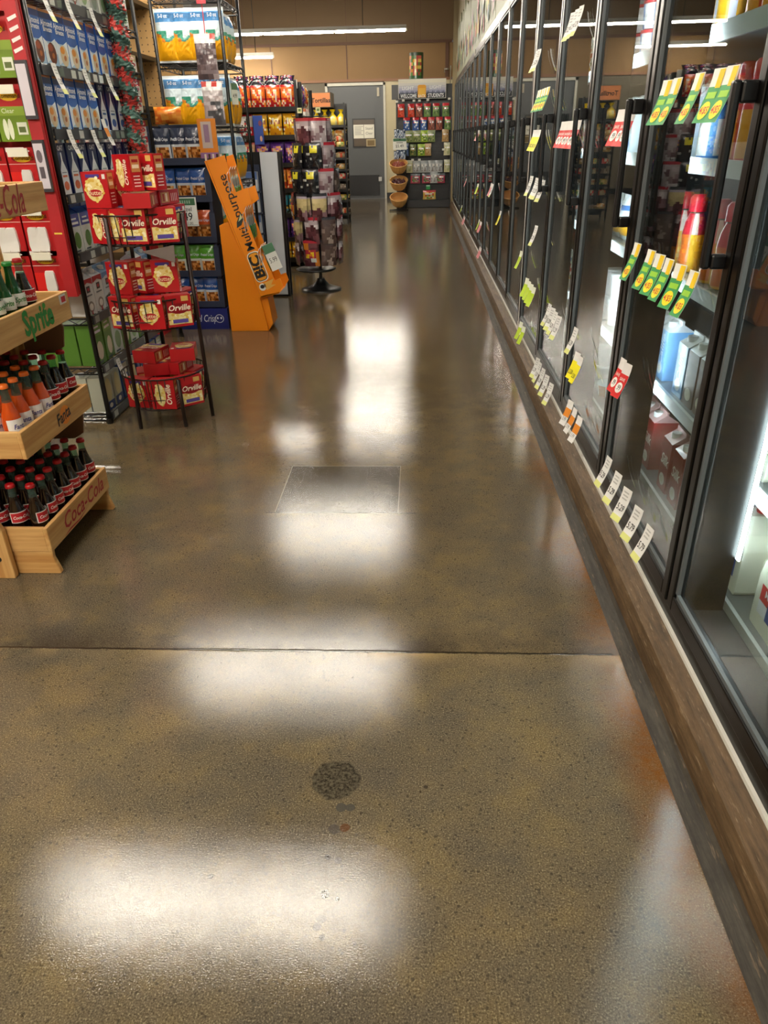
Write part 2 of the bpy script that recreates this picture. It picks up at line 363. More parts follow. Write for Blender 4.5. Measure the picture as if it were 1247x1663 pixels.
tag(b.build('paper_notice', 'paper'), 'small tan card at the lower edge of the grey door window', 'notice')
# right wall above the coolers and beyond them
b = MB(); b.box(.80, -.1, 2.52, .95, 17.7, CZ).box(.80, 17.7, 0, .95, YB, CZ); struct(b.build('wall_right', 'sidew'))
b = MB(); b.box(1.72, -6, 0, 2.6, 17.7, CZ); struct(b.build('wall_right_back', 'store'))
b = MB(); b.tube([(.70, YB-.1, 2.9), (.60, YB-.12, 2.9), (.60, YB-.12, 2.83)], .022).tube([(.74, YB-.35, 2.95), (.74, YB-.35, 2.45), (.55, YB-.35, 2.45)], .018)
tag(b.build('wall_pipe', 'pipe'), 'white pipe on the back wall above the snack rack', 'pipe')

# curb under the coolers
b = MB(); prof = [(.675, 0), (.682, .07), (.692, .098), (.712, .115), (.748, .132), (.82, .132), (.82, 0)]
b.prism(prof, (0, -.6, 0), (1, 0, 0), (0, 0, 1), (0, 18.26, 0)); struct(b.build('trim_5', 'curb', bevel=.004))
b = MB(); b.prism([(.628, .0008), (.645, .006), (.668, .012), (.682, .03), (.682, .0008)], (0, -.6, 0), (1, 0, 0), (0, 0, 1), (0, 18.2, 0)); struct(b.build('trim_6', 'cove'))
b = MB(); b.box(.742, -.6, .130, .752, 17.66, .142); struct(b.build('trim_7', 'whitest'))

# ------------------------------------------------------------------ ceiling lights
def fixture(x0, x1, y, z, nseg, label, group=None, tilt=0):
    cx = (x0+x1)/2; t = thing('ceiling_light', label, 'ceiling light', (cx, y, z), group, tilt)
    hw = (x1-x0)/2
    MB().box(-hw, -.05, .03, hw, .05, .09).prism([(-.05, .03), (.05, .03), (.075, .015), (-.075, .015)], (-hw, 0, 0), (0, 1, 0), (0, 0, 1), (2*hw, 0, 0)).build('housing', 'fixture', t)
    L = 2*hw/nseg
    for k in range(nseg):
        MB().tube([(-hw+k*L+.025, 0, 0), (-hw+(k+1)*L-.025, 0, 0)], .028, 10).build('tube', 'tube', t)
    b = MB()
    for k in range(nseg+1):
        x = -hw+k*L; b.box(x-.015, -.02, -.02, x+.015, .02, .04)
    b.build('tube_holder', 'fixture', t)
    b = MB(); b.tube([(-hw*.6, 0, .09), (-hw*.6, 0, CZ-z)], .008, 5).tube([(hw*.6, 0, .09), (hw*.6, 0, CZ-z)], .008, 5); b.build('suspension_rod', 'black', t)
fixture(-5.0, -.30, 18.6, 3.5, 3, 'long hanging fluorescent light across the aisle nearest the back wall')
fixture(-3.4, -.25, 13.6, 3.5, 2, 'fluorescent tube light at the top edge of the photo, fourth along the aisle')
fixture(-2.65, -.25, 8.95, 3.5, 2, 'fluorescent ceiling light over the middle of the aisle, above the spinner rack')
fixture(-2.65, -.25, 5.92, 3.5, 2, 'fluorescent ceiling light over the aisle above the orange lighter display')
fixture(-2.65, -.25, 3.27, 3.5, 2, 'fluorescent ceiling light over the aisle, nearest in front of the camera')
fixture(-5.6, -3.5, 20.1, 3.2, 1, 'short tube light close to the back wall, far left')
for i, (x, y) in enumerate([(-5.6, 3.3), (-5.6, 7.5), (-5.6, 12.5), (-5.6, 16.5), (-1.5, .1), (-1.5, -1.5), (-1.5, -3), (-1.5, -4.6), (-4.2, .3), (-5.6, -2.5)]):  # unseen lights; those behind the camera added to brighten goods facing it
    fixture(x-1.2, x+1.2, y, 3.7, 2, 'unseen ceiling light added outside the photographed aisle, '+NTH[i]+' of the side rows', 'side ceiling lights')

# ================================================================== reach-in coolers
GX = .755
def cooler(y0, y1, ndoor, label, lab2, door_words):
    t = thing('glass_door_cooler', label, 'cooler', (0, y0, 0)); L = y1-y0; p = L/ndoor
    b = MB(); b.box(1.62, 0, .14, 1.68, L, 2.47).box(.80, 0, .136, 1.62, L, .17).box(.80, 0, 2.42, 1.62, L, 2.47).box(.90, 0, .17, 1.62, .03, 2.42).box(.90, L-.03, .17, 1.62, L, 2.42)
    b.build('liner', 'inner', t)
    b = MB(); b.box(.752, .01, .134, .80, L-.01, .20).box(.752, .01, 2.42, .80, L-.01, 2.48)
    for k in range(ndoor+1):
        y = k*p; y_a, y_b = max(.01, y-.035), min(L-.01, y+.035)
        b.box(.775, y_a, .20, .89, y_b, 2.42)
    b.build('frame', 'alu', t)
    MB().box(.738, -.02, .142, .75, .02, 2.48).build('joint_strip', 'whitest', t)
    for z in (.20, .58, .985, 1.36, 1.73):
        s_ = MB(); s_.box(.93, .035, z-.012, 1.55, L-.035, z); s_.build('shelf', 'shelf', t)
        s_ = MB(); s_.prism([(0, 0), (.012, 0), (.004, .05), (-.008, .05)], (.918, .035, z-.04), (1, 0, 0), (0, 0, 1), (0, L-.07, 0)); s_.build('price_rail', 'railw', t)
    for k in range(1, ndoor+1):
        y = k*p; yo = -.054 if (k == 2 and y0 == 0) else (.018 if k < ndoor else -.04); MB().box(.8905, y+yo, .38, .896, y+yo+.016, 2.35).build('light_strip', 'led', t)
    for k in range(ndoor):
        a, c = k*p+.008, (k+1)*p-.008; fr = .038
        dd = MB(); dd.box(GX-.02, a, .205, GX+.018, a+fr, 2.415).box(GX-.02, c-fr, .205, GX+.018, c, 2.415).box(GX-.02, a+fr, .205, GX+.018, c-fr, .205+fr+.012).box(GX-.02, a+fr, 2.415-fr, GX+.018, c-fr, 2.415)
        do = dd.build('door', 'alu', t, bevel=.004)
        if door_words: do['label'] = door_words[k]
        MB().box(GX-.004, a+fr, .205+fr, GX+.002, c-fr, 2.415-fr).build('glass_pane', 'glass', do)
        g_ = MB(); g = .013; e = a+fr; f2 = c-fr
        g_.box(GX-.014, e, .255, GX-.004, e+g, 2.377).box(GX-.014, f2-g, .255, GX-.004, f2, 2.377).box(GX-.014, e, .255, GX-.004, f2, .255+g).box(GX-.014, e, 2.377-g, GX-.004, f2, 2.377)
        g_.build('gasket', 'gasket', do)
        hy = a+.035
        h_ = MB(); h_.box(.680, hy-.010, 1.15, .700, hy+.014, 1.545).box(.700, hy-.010, 1.50, .738, hy+.014, 1.545).box(.700, hy-.010, 1.15, .738, hy+.014, 1.185)
        h_.build('handle', 'black', do, bevel=.006)
    return t
A0, A1, B1, C1 = 0.0, 5.42, 11.56, 17.66
cooler(A0, A1, 6, 'nearest run of black-framed glass door coolers with milk and juice', '', ['door outside the photo on the near side', 'nearest visible glass door, milk jugs behind it', 'second glass door with price tags', 'third glass door', 'fourth glass door', 'glass door before the first white joint'])
cooler(A1+.04, B1, 7, 'middle run of black-framed glass door coolers between the two white joints', '', None)
cooler(B1+.04, C1, 7, 'farthest run of glass door coolers, ending at the snack rack', '', None)
# produce picture boards above the coolers
pal = ['#6f8f3e', '#b4c07a', '#3f5f2c', '#a8423c', '#d4c890', '#8c9a88', '#c96a3c', '#54704a', '#b8a8a0', '#8a5f74', '#d8b84c', '#7a8c9a', '#e0d8c0', '#4c7a3c', '#b8505a']
rnd = random.Random(3)
for k in range(8):
    y0 = .3+k*2.17; y1 = y0+2.13; F = west(.775); b = MB()
    tops = [3.35+rnd.uniform(-.2, .22) for _ in range(9)]
    pts = [(-y0, 2.5), (-y1, 2.5)]+[(-(y1-(y1-y0)*i/8), tops[i]) for i in range(9)]
    pts = [(q[0], q[1]) for q in pts]
    b.prism(pts[::-1], (.795, 0, 0), (0, -1, 0), (0, 0, 1), (-.02, 0, 0), '#8e9274')
    for q in range(60):
        yy = rnd.uniform(y0+.1, y1-.1); zz = rnd.uniform(2.64, 2.98); b.ell(F, -yy, zz, rnd.uniform(.04, .10), rnd.uniform(.05, .12), rnd.choice(pal), .0005+.0003*q, 9, 0, rnd.uniform(-.6, .6))
    tag(b.build('produce_mural', 'paper'), 'vegetable picture board above the coolers, '+NTH[k]+' counting away from the camera', 'wall picture', 'vegetable picture boards')

# ================================================================== kinds of ware (origin at the base, front towards -Y)
def carton(w, d, h, base, deco, gable=False, cap=None, slope='#dddddd', name='drink_carton', cat='carton'):
    b = MB(); hb = h*.82 if gable else h
    b.box(-w/2, -d/2, 0, w/2, d/2, hb, base)
    if gable:
        b.prism([(-d/2, hb), (d/2, hb), (.004, h-.015), (.004, h), (-.004, h), (-.004, h-.015)], (-w/2, 0, 0), (0, 1, 0), (0, 0, 1), (w, 0, 0), slope)
    deco(b, front(-d/2), w, hb)
    parts = [('carton_body', b.mesh('carton_body', 'carton'))]
    if cap:
        c = MB()
        if gable: c.lathe([(.018, 0), (.018, .02)], 10, 0, -d*.22, cap, z0=hb+.012)
        else: c.lathe([(.017, 0), (.017, .018)], 10, 0, 0, cap, z0=h)
        parts.append(('cap', c.mesh('cap', 'plast')))
    return Proto(name, cat, parts)
def d_almond(choc):
    def f(b, F, w, h):
        x = w/2
        b.rect(F, -x, h*.0, x, h*.45, '#a9cbe6'); b.rect(F, -x, h*.84, x, h*.95, '#0e2a6e'); b.rect(F, -x, h*.95, x, h, '#d48a4a')
        b.text(F, 'Almond', 0, h*.76, .034, '#ffffff', .002, .02); b.text(F, 'Breeze', 0, h*.66, .030, '#ffffff', .002, .02)
        b.poly(F, [(-x, h*.5), (-x*.2, h*.40), (x, h*.52), (x, h*.25), (-x, h*.05)], '#e8f0f6', .001)
        c = '#6e3418' if choc else '#d9c4a0'
        b.ell(F, .008, h*.24, w*.33, h*.20, c, .0016); b.ell(F, -.004, h*.34, w*.20, h*.07, '#e0902c' if not choc else '#a8481c', .002); b.ell(F, .012, h*.20, w*.12, h*.05, '#b86a28', .0022, rot=.6)
        b.rect(F, -x, 0, x*.2, h*.05, '#3b2f2a', .0018)
    return f
def d_navy(acc):
    def f(b, F, w, h):
        x = w/2
        b.poly(F, [(-x*.8, 0), (x*.8, 0), (x*.75, h*.45), (x*.15, h*.66), (x*.1, h*.82), (-x*.1, h*.82), (-x*.15, h*.66), (-x*.75, h*.45)], '#e9edf0', .001)
        b.text(F, 'OAT', 0, h*.9, .032, '#e8ecf4', .002, .02); b.ell(F, 0, h*.17, w*.28, h*.09, acc, .0016); b.rect(F, -w*.25, h*.34, w*.25, h*.38, acc, .0016); b.rect(F, -w*.25, h*.42, w*.25, h*.44, '#8a8f98', .0016)
    return f
def d_green(top, body, ell_):
    def f(b, F, w, h):
        x = w/2
        b.rect(F, -x, h*.68, x, h, top); b.ell(F, 0, h*.32, w*.32, h*.22, ell_, .0016); b.rect(F, -w*.35, h*.74, w*.35, h*.80, '#f0f0ee', .0016); b.rect(F, -w*.3, h*.86, w*.2, h*.90, '#e8e8e6', .0016)
        b.rect(F, -w*.4, h*.03, w*.1, h*.07, '#4a5560', .0016)
    return f
def d_coco(top):
    def f(b, F, w, h):
        x = w/2
        b.poly(F, [(-x, h), (x, h), (x, h*.82), (0, h*.9), (-x, h*.82)], top, .001); b.rect(F, -w*.18, h*.62, w*.18, h*.8, '#2a2c30', .0014); b.ell(F, 0, h*.71, w*.12, h*.05, '#b0263a', .0018)
        b.rect(F, -w*.3, h*.52, w*.3, h*.56, '#6a7078', .0014); b.ell(F, 0, h*.22, w*.30, h*.16, '#8a8078', .0014); b.ell(F, 0, h*.22, w*.2, h*.10, '#ece8e2', .0018); b.poly(F, [(-.01, 0), (.01, 0), (.004, h*.12), (-.004, h*.12)], '#b81e2c', .002)
    return f
cw, cdp, ch = .118, .09, .235
P_alm = carton(cw, cdp, ch, '#2a62b8', d_almond(False), cap='#e8e8e8', name='almond_drink_carton')
P_alc = carton(cw, cdp, ch, '#2a62b8', d_almond(True), cap='#6e3418', name='almond_drink_carton')
P_oat = carton(cw*.92, cdp, ch, '#151f52', d_navy('#3a66a8'), cap='#e8e8e8', name='oat_drink_carton')
P_oao = carton(cw*.92, cdp, ch, '#151f52', d_navy('#e0703a'), cap='#e8e8e8', name='oat_drink_carton')
P_org = carton(cw, cdp, ch*.98, '#d8dcd6', d_green('#4a4a9a', '', '#5f8a3c'), True, None, '#2c56a8', name='oat_drink_carton')
P_org2 = carton(cw, cdp, ch*.98, '#c8cbc8', d_green('#c8cbd0', '', '#9aa89a'), True, None, '#2c4a98', name='oat_drink_carton')
P_coc = carton(cw, cdp, ch*.98, '#dcdcda', d_coco('#b0202c'), True, '#f0f0f0', '#cfd0d2', name='coconut_drink_carton')
P_cob = carton(cw, cdp, ch*.98, '#c6ccd2', d_coco('#5c86b8'), True, '#f0f0f0', '#7c9cc0', name='coconut_drink_carton')
P_cop = carton(cw, cdp, ch*.8, '#dcdcda', d_coco('#6a2c9a'), True, '#f0f0f0', '#7a3cb0', name='coconut_drink_carton')
P_soy = carton(cw, cdp, ch, '#5a8a34', d_green('#6a9a3c', '', '#e4d9c0'), False, None, name='soy_drink_carton')
P_sow = carton(cw, cdp, ch, '#d5dad2', d_green('#d8dcd6', '', '#8aa87a'), False, None, name='soy_drink_carton')
def d_cream(b, F, w, h):
    x = w/2; b.ell(F, 0, h*.6, w*.36, h*.34, '#d9cf98', .001); b.rect(F, -x, 0, x, h*.26, '#1c3a78', .0014); b.ell(F, 0, h*.13, w*.2, h*.07, '#e8e4d8', .0018)
P_crm = carton(cw*.9, cdp, ch*.85, '#bfc4b4', d_cream, False, '#d8dcdc', name='rice_drink_carton')
P_crb = carton(cw*.9, cdp, ch*.85, '#2a4a86', d_green('#c9c8b0', '', '#e6dfb4'), False, '#d8dcdc', name='rice_drink_carton')

def pbox(w, d, h, base, deco, name='box', cat='box', side=None, mats='carton'):
    b = MB(); b.box(-w/2, -d/2, 0, w/2, d/2, h, base); deco(b, front(-d/2), w, h)
    if side:
        side(b, Fr((w/2, 0, 0), (0, 1, 0), (0, 0, 1)), d, h); side(b, Fr((-w/2, 0, 0), (0, -1, 0), (0, 0, 1)), d, h)
    # the back carries the same print
    deco(b, Fr((0, d/2, 0), (-1, 0, 0), (0, 0, 1)), w, h)
    return Proto(name, cat, [(name, b.mesh(name, mats))])
def kernels(b, F, cx, cy, rx, ry, l, n=34, seed=1):
    q = random.Random(seed)
    for i in range(n):
        a = q.uniform(0, 2*PI); r = q.random()**.5
        b.ell(F, cx+math.cos(a)*rx*r, cy+math.sin(a)*ry*r, .009, .008, q.choice(['#f3e6a4', '#e8cf6e', '#f8f0c8', '#dcb850']), l+i*.00004, 6)
def d_pop(kind):
    def f(b, F, w, h):
        x = w/2
        if kind == 0:
            b.ell(F, -x*.1, h*.52, w*.36, h*.34, '#e9d48a', .001, 16); kernels(b, F, -x*.1, h*.52, w*.36, h*.34, .0013)
            b.ell(F, -x*.05, h*.42, w*.27, h*.10, '#b8141e', .003, 14); b.text(F, 'Butter', -x*.05, h*.42, .03, '#f4dcb0', .0036, .01)
            b.rect(F, -w*.32, h*.84, w*.22, h*.93, '#4a3a8a', .0012); b.rect(F, w*.32, h*.8, w*.44, h*.93, '#e8e4dc', .0012)
        elif kind == 1:
            b.rect(F, -x*.92, h*.08, x*.92, h*.46, '#ead68e', .001); kernels(b, F, 0, h*.28, w*.42, h*.18, .0013, 44, 5)
            b.ell(F, 0, h*.58, w*.40, h*.17, '#8e1018', .003, 16); b.text(F, 'Orville', 0, h*.60, .042, '#f6ead2', .0036, .02, .25)
            b.rect(F, x*.25, h*.80, x*.8, h*.96, '#d8b060', .0014); b.rect(F, -x*.6, h*.12, x*.6, h*.24, '#5a4a9a', .0036)
        else:
            b.ell(F, -x*.2, h*.5, w*.22, h*.38, '#ead68e', .001, 16); kernels(b, F, -x*.2, h*.5, w*.22, h*.38, .0013, 30, 9)
            b.text(F, 'Orville', x*.5, h*.5, .042, '#f6ead2', .0036, .02, .2, PI/2)
    return f
def s_pop(b, F, d, h):
    b.rect(F, -d*.36, h*.52, d*.36, h*.95, '#c98a50', .001); b.rect(F, -d*.28, h*.62, d*.28, h*.72, '#f0dcc0', .0014); b.rect(F, -d*.26, h*.78, d*.26, h*.86, '#a81c20', .0014)
    for k in range(4): b.rect(F, -d*.3, h*(.12+k*.09), d*.25, h*(.15+k*.09), '#f0d8d0', .0014)
P_pop = [pbox(.135, .068, .165, '#b5161f', d_pop(k), 'popcorn_box', 'popcorn box', s_pop) for k in range(3)]

def cmdcard(kind):
    b = MB(); w, h = .148, .235
    if kind == 'green':
        b.box(-w/2, -.012, 0, w/2, .012, h*.62, '#6f8c26').box(-w/2, -.004, h*.62, w/2, .004, h, '#a51c20'); F = front(-.012); F2 = front(-.004)
        b.ell(F2, 0, h*.80, w*.30, h*.085, '#e0b020', .001); b.text(F2, 'Command', 0, h*.80, .026, '#30260c', .0016, .01)
        b.rect(F, -w*.5, h*.46, w*.5, h*.62, '#8aa638'); b.text(F, 'Clear', -w*.1, h*.54, .028, '#e8f0d0', .0014)
        b.ell(F, -w*.28, h*.22, w*.08, h*.19, '#dfe4c8', .001); b.ell(F, -w*.12, h*.22, w*.08, h*.19, '#dfe4c8', .001); b.rect(F, w*.10, h*.12, w*.42, h*.34, '#d8dcc8', .001); b.rect(F, w*.14, h*.16, w*.36, h*.26, '#5c6a3a', .0014)
    else:
        b.box(-w/2, -.004, 0, w/2, .004, h, '#b2171d'); F = front(-.004)
        b.poly(F, [(-w/2, h), (w*.1, h), (w*.3, h*.93), (w*.1, h*.88), (-w/2, h*.92)], '#e8e0dc', .0012)
        b.ell(F, 0, h*.80, w*.30, h*.075, '#e0b020', .001); b.text(F, 'Command', 0, h*.80, .026, '#30260c', .0016, .01); b.rect(F, -w/2, h*.69, w/2, h*.70, '#e8c8c0', .001)
        for sx in ((-.2, .12) if kind == 'red2' else (.06,)):
            b.prism([(-.022, 0), (.022, 0), (.028, .03), (.024, .10), (.018, .115), (-.018, .115), (-.024, .10), (-.028, .03)], (sx*w, -.018, h*.10), (1, 0, 0), (0, 0, 1), (0, .014, 0), '#e6e4de')
        if kind == 'red1': b.rect(F, -w*.5, h*.05, -w*.14, h*.55, '#d8201c', .001)
    return Proto('adhesive_strip_pack', 'strip pack', [('adhesive_strip_pack', b.mesh('adhesive_strip_pack', 'carton'))])
P_cmd = {k: cmdcard(k) for k in ('green', 'red1', 'red2')}

def bag(w, h, d, paint, name='snack_bag', cat='bag', mats='foil', deco=None, **k):
    b = MB(); b.pillow(w, h, d, paint, **k)
    if deco: deco(b, front(-d/2-.001), w, h)
    return Proto(name, cat, [(name, b.mesh(name, mats))])
def pt(bands, blobs=(), jit=None):
    q = random.Random(len(bands)*7+len(blobs))
    def f(u, v):
        c = bands[-1][1]
        for lim, col in bands:
            if v <= lim: c = col; break
        for (cu, cv, ru, rv, col) in blobs:
            if ((u-cu)/ru)**2+((v-cv)/rv)**2 < 1: c = col
        if jit and q.random() < jit[0]: c = q.choice(jit[1])
        return c
    return f
food = (.5, ['#b86a24', '#8a4a18', '#d8924a', '#e0b070', '#6a3812'])
def prz(top, winc):
    w, h = .13, .24; q = random.Random(4)
    def paint(u, v):
        if v > .55: return top
        if .1 < u < .9 and .06 < v < .5 and abs(u-.5) < .42-.3*max(0, v-.38): return q.choice(food[1])
        return winc
    def deco(b, F, w_, h_): b.text(F, 'Pretzel Crisps', 0, h_*.68, .03, '#dfe4ee', .003, .01, .25, 0, .62)
    return bag(w, h, .05, paint, 'pretzel_bag', 'pretzel bag', deco=deco, nx=10, ny=13)
P_prz = {'navy': prz('#242c40', '#c4cad0'), 'blue': prz('#1d4f9a', '#c8d2de'), 'green': prz('#4f9a28', '#d0d8cc'), 'orange': prz('#c8501c', '#8a5a34')}
# tall white, blue and yellow bags
def yb(u, v):
    if v > .95: return '#e6f0f4'
    if .76 < v < .93 and .06 < u < .94: return '#3f86c4'
    if v > .58: return '#d4e6ee'
    line = .56-.12*math.sin(u*3)*(1 if u > .3 else .4)
    if v > line: return '#3a9c80' if u < .6 else '#d8e8ee'
    if v > line-.06: return '#58a89a' if u > .5 else '#e8862c'
    return '#ffb60c' if v > .04 else '#dfe6ea'
def yb_deco(b, F, w, h): b.text(F, '5-0 oz', 0, h*.85, .036, '#eaf4fa', .004, .015, 0, 0, .8)
P_yb = bag(.165, .36, .085, yb, 'yellow_grain_bag', 'bag', 'soft', yb_deco, nx=22, ny=44, back='#e8ecee')
def chips(c1, c2, blob, w=.17, h=.24, seed=0):
    q = random.Random(seed)
    def f(u, v):
        if v < .07 or v > .94: return c2
        if ((u-.5)/.38)**2+((v-.62)/.2)**2 < 1: return q.choice(blob)
        return c1 if v > .42 else (c2 if q.random() < .6 else q.choice(blob))
    return bag(w, h, .08, f, 'chip_bag', 'chip bag', nx=9, ny=11)
P_ch = {'red': chips('#e0682a', '#c02428', ['#f0c8a0', '#e8e0d0', '#d83c30', '#f09030'], seed=1), 'yellow': chips('#f2b81c', '#e09a18', ['#f8e060', '#f4efe0', '#b0682a', '#e8c840'], seed=2),
        'purple': chips('#5a2c86', '#3c2068', ['#f0a050', '#d87090', '#e8d0c0', '#8a50a8'], seed=3), 'dark': chips('#2a2230', '#1c1a22', ['#7a3c8a', '#b03c48', '#e8e0d8', '#4c3c50'], seed=4),
        'pink': chips('#e0a878', '#d05c50', ['#f4e8c8', '#c83c40', '#f0c060', '#8a4c80'], seed=5), 'orange': chips('#e88a38', '#c84828', ['#f8e0b0', '#f0b040', '#a83828'], seed=6),
        'teal': chips('#2c8aa0', '#384a30', ['#d84c38', '#6ab0c8', '#e8c050'], seed=8), 'silver': chips('#c8c8c6', '#a8222c', ['#e8e8e8', '#c02c34', '#3c3c40', '#d8d0c0'], seed=7)}
# snack pouches for the rack at the end of the aisle
def pouch(cols, w=.13, h=.24, seed=0, top='#b81c24'):
    q = random.Random(seed)
    def f(u, v):
        if v > .78: return top
        if .55 < v < .70 and .1 < u < .9: return '#ece6dc' if q.random() < .75 else top
        return q.choice(cols) if (.12 < u < .88 and v > .1) else cols[0]
    return bag(w, h, .045, f, 'snack_pouch', 'snack pouch', nx=7, ny=9)
P_po = {'redorange': pouch(['#cc3c20', '#d8502c', '#a82c1c'], seed=1), 'redgreen': pouch(['#6a8a4a', '#8aa05c', '#546a3c'], seed=2), 'redblue': pouch(['#31508e', '#cfd4dc', '#4a68a0'], seed=3), 'redbrown': pouch(['#8a4a3a', '#a86048', '#5c3430'], seed=4),
        'olive': pouch(['#7d8a4c', '#a0a060', '#5c6a3a'], .17, .22, 5, '#8a9268'), 'lime': pouch(['#8fae30', '#4c6a2c', '#c8d070'], .14, .22, 6, '#a0bc3c'), 'tan': pouch(['#b89058', '#a87c48', '#c8a870'], .13, .23, 7, '#b8986a'),
        'greenbrown': pouch(['#50602c', '#8a7a3c', '#38481f'], .13, .22, 8, '#5c6a34'), 'clear': pouch(['#a8a8a4', '#8a807c', '#c0c0bc'], .15, .23, 9, '#9a9c9a'), 'cream': pouch(['#cfc79a', '#a8aa78', '#b8b890'], .14, .24, 10, '#c8c6a8'),
        'mix': pouch(['#b03c50', '#6a8a4c', '#4a5a8a', '#c08a80', '#586048'], .19, .19, 11, '#5a5c60'), 'fruit': pouch(['#d8b050', '#c86038', '#6a9048', '#e0d0a0'], .26, .19, 12, '#c8403c'), 'bluew': pouch(['#48587a', '#b8c0cc', '#6a7894'], .13, .24, 13, '#8a96a8')}
# jerky and dried fruit bags for the spinner
def hangbag(kind, seed):
    q = random.Random(seed); w, h = .145, .25
    pals = {'maroon': ['#5a2f36', '#4a262c', '#6e4046', '#8a6a70'], 'black': ['#151518', '#222226', '#e6d838', '#101012', '#c8c8c4', '#8a8a30'], 'clearp': ['#a89a9c', '#8a7478', '#c8c0c4', '#6a4c54'],
            'spot': ['#5a2f36', '#d8b428', '#6e4046', '#c87a28', '#4a262c'], 'tanlabel': ['#cdbb88', '#c2b07c', '#b8a878'], 'silverp': ['#8a7870', '#5c4a44', '#a8988f', '#4c3a36']}  # paler tones paint occasional highlights into the bag colour
    cell = {}
    def pick(pal, u, v, n=2.6, m=5):
        k = (int(u*n+v*1.3), int(v*m-u)); 
        if k not in cell: cell[k] = q.choice(pal)
        return cell[k]
    def f(u, v):
        if v > .91: return '#b02a38' if kind in ('clearp', 'maroon', 'spot') else '#33333a'
        if kind == 'black': return '#e2d634' if (v > .66 and abs(u-.5) < .3 and q.random() < .8) else ('#a8a8a2' if q.random() < .12 and v > .35 else q.choice(pals[kind][:2]))
        if kind == 'tanlabel': return pick(pals['maroon'], u, v) if v < .35 else ('#b0a4b4' if v > .8 else pick(pals[kind], u, v))
        if v > .62 and kind in ('maroon', 'clearp'): return pick(['#b8a8ac', '#a8989c', '#c03444', '#d0c4c8'], u, v)
        if kind == 'spot' and .35 < v < .7 and abs(u-.5) < .35: return q.choice(['#e0c02c', '#d87c28', '#a8303c'])
        if v < .3 and .55 < u < .9 and v > .14 and kind == 'spot': return '#c8d0cc'
        return pick(pals[kind], u, v)
    b = MB(); b.pillow(w, h*.93, .045, f, nx=8, ny=12, z0=-h, back='#7a6a6c', jit=.14)
    b.box(-w*.48, -.002, -h*.08, w*.48, .002, -.012, '#b02a38' if kind in ('clearp', 'maroon', 'spot') else '#2a2a30')
    return Proto('dried_snack_bag', 'snack bag', [('dried_snack_bag', b.mesh('dried_snack_bag', 'foil'))])
P_hb = {k: hangbag(k, i+3) for i, k in enumerate(['maroon', 'black', 'clearp', 'spot', 'tanlabel', 'silverp'])}
# tortillas: flat stacks in a bag with a gathered end
def tort(c1, c2, c3, seed):
    q = random.Random(seed); b = MB()
    def cf(a, z): return q.choice([c1, c1, c2, c3])
    b.lathe([(.05, 0), (.105, .008), (.115, .04), (.11, .075), (.05, .09)], 14, 0, 0, c1, colf=cf)
    b.lathe([(.03, 0), (.018, .02), (.05, .05)], 8, .085, -.07, c2, colf=cf, z0=.04)
    return Proto('tortilla_pack', 'tortilla pack', [('tortilla_pack', b.mesh('tortilla_pack', 'foil'))])
P_to = [tort('#c9b48a', '#b89a70', '#d85c3c', 1), tort('#d8b470', '#c88038', '#e8d8b8', 2), tort('#c8283a', '#d8c8a8', '#e05848', 3), tort('#b8a890', '#8a7868', '#d0c8bc', 4), tort('#dcc078', '#e8b838', '#8aa050', 5)]
def lemonbag():
    q = random.Random(2); b = MB()
    b.lathe([(.05, 0), (.085, .02), (.09, .09), (.075, .14), (.03, .19), (.02, .21), (.05, .25), (.055, .26)], 12, colf=lambda a, z: '#f2d21c' if z > .12 else q.choice(['#f0c818', '#e8e0a0', '#e89820', '#f8e070']))
    return Proto('yellow_bread_bag', 'bag', [('yellow_bread_bag', b.mesh('yellow_bread_bag', 'foil'))])
P_lem = lemonbag()

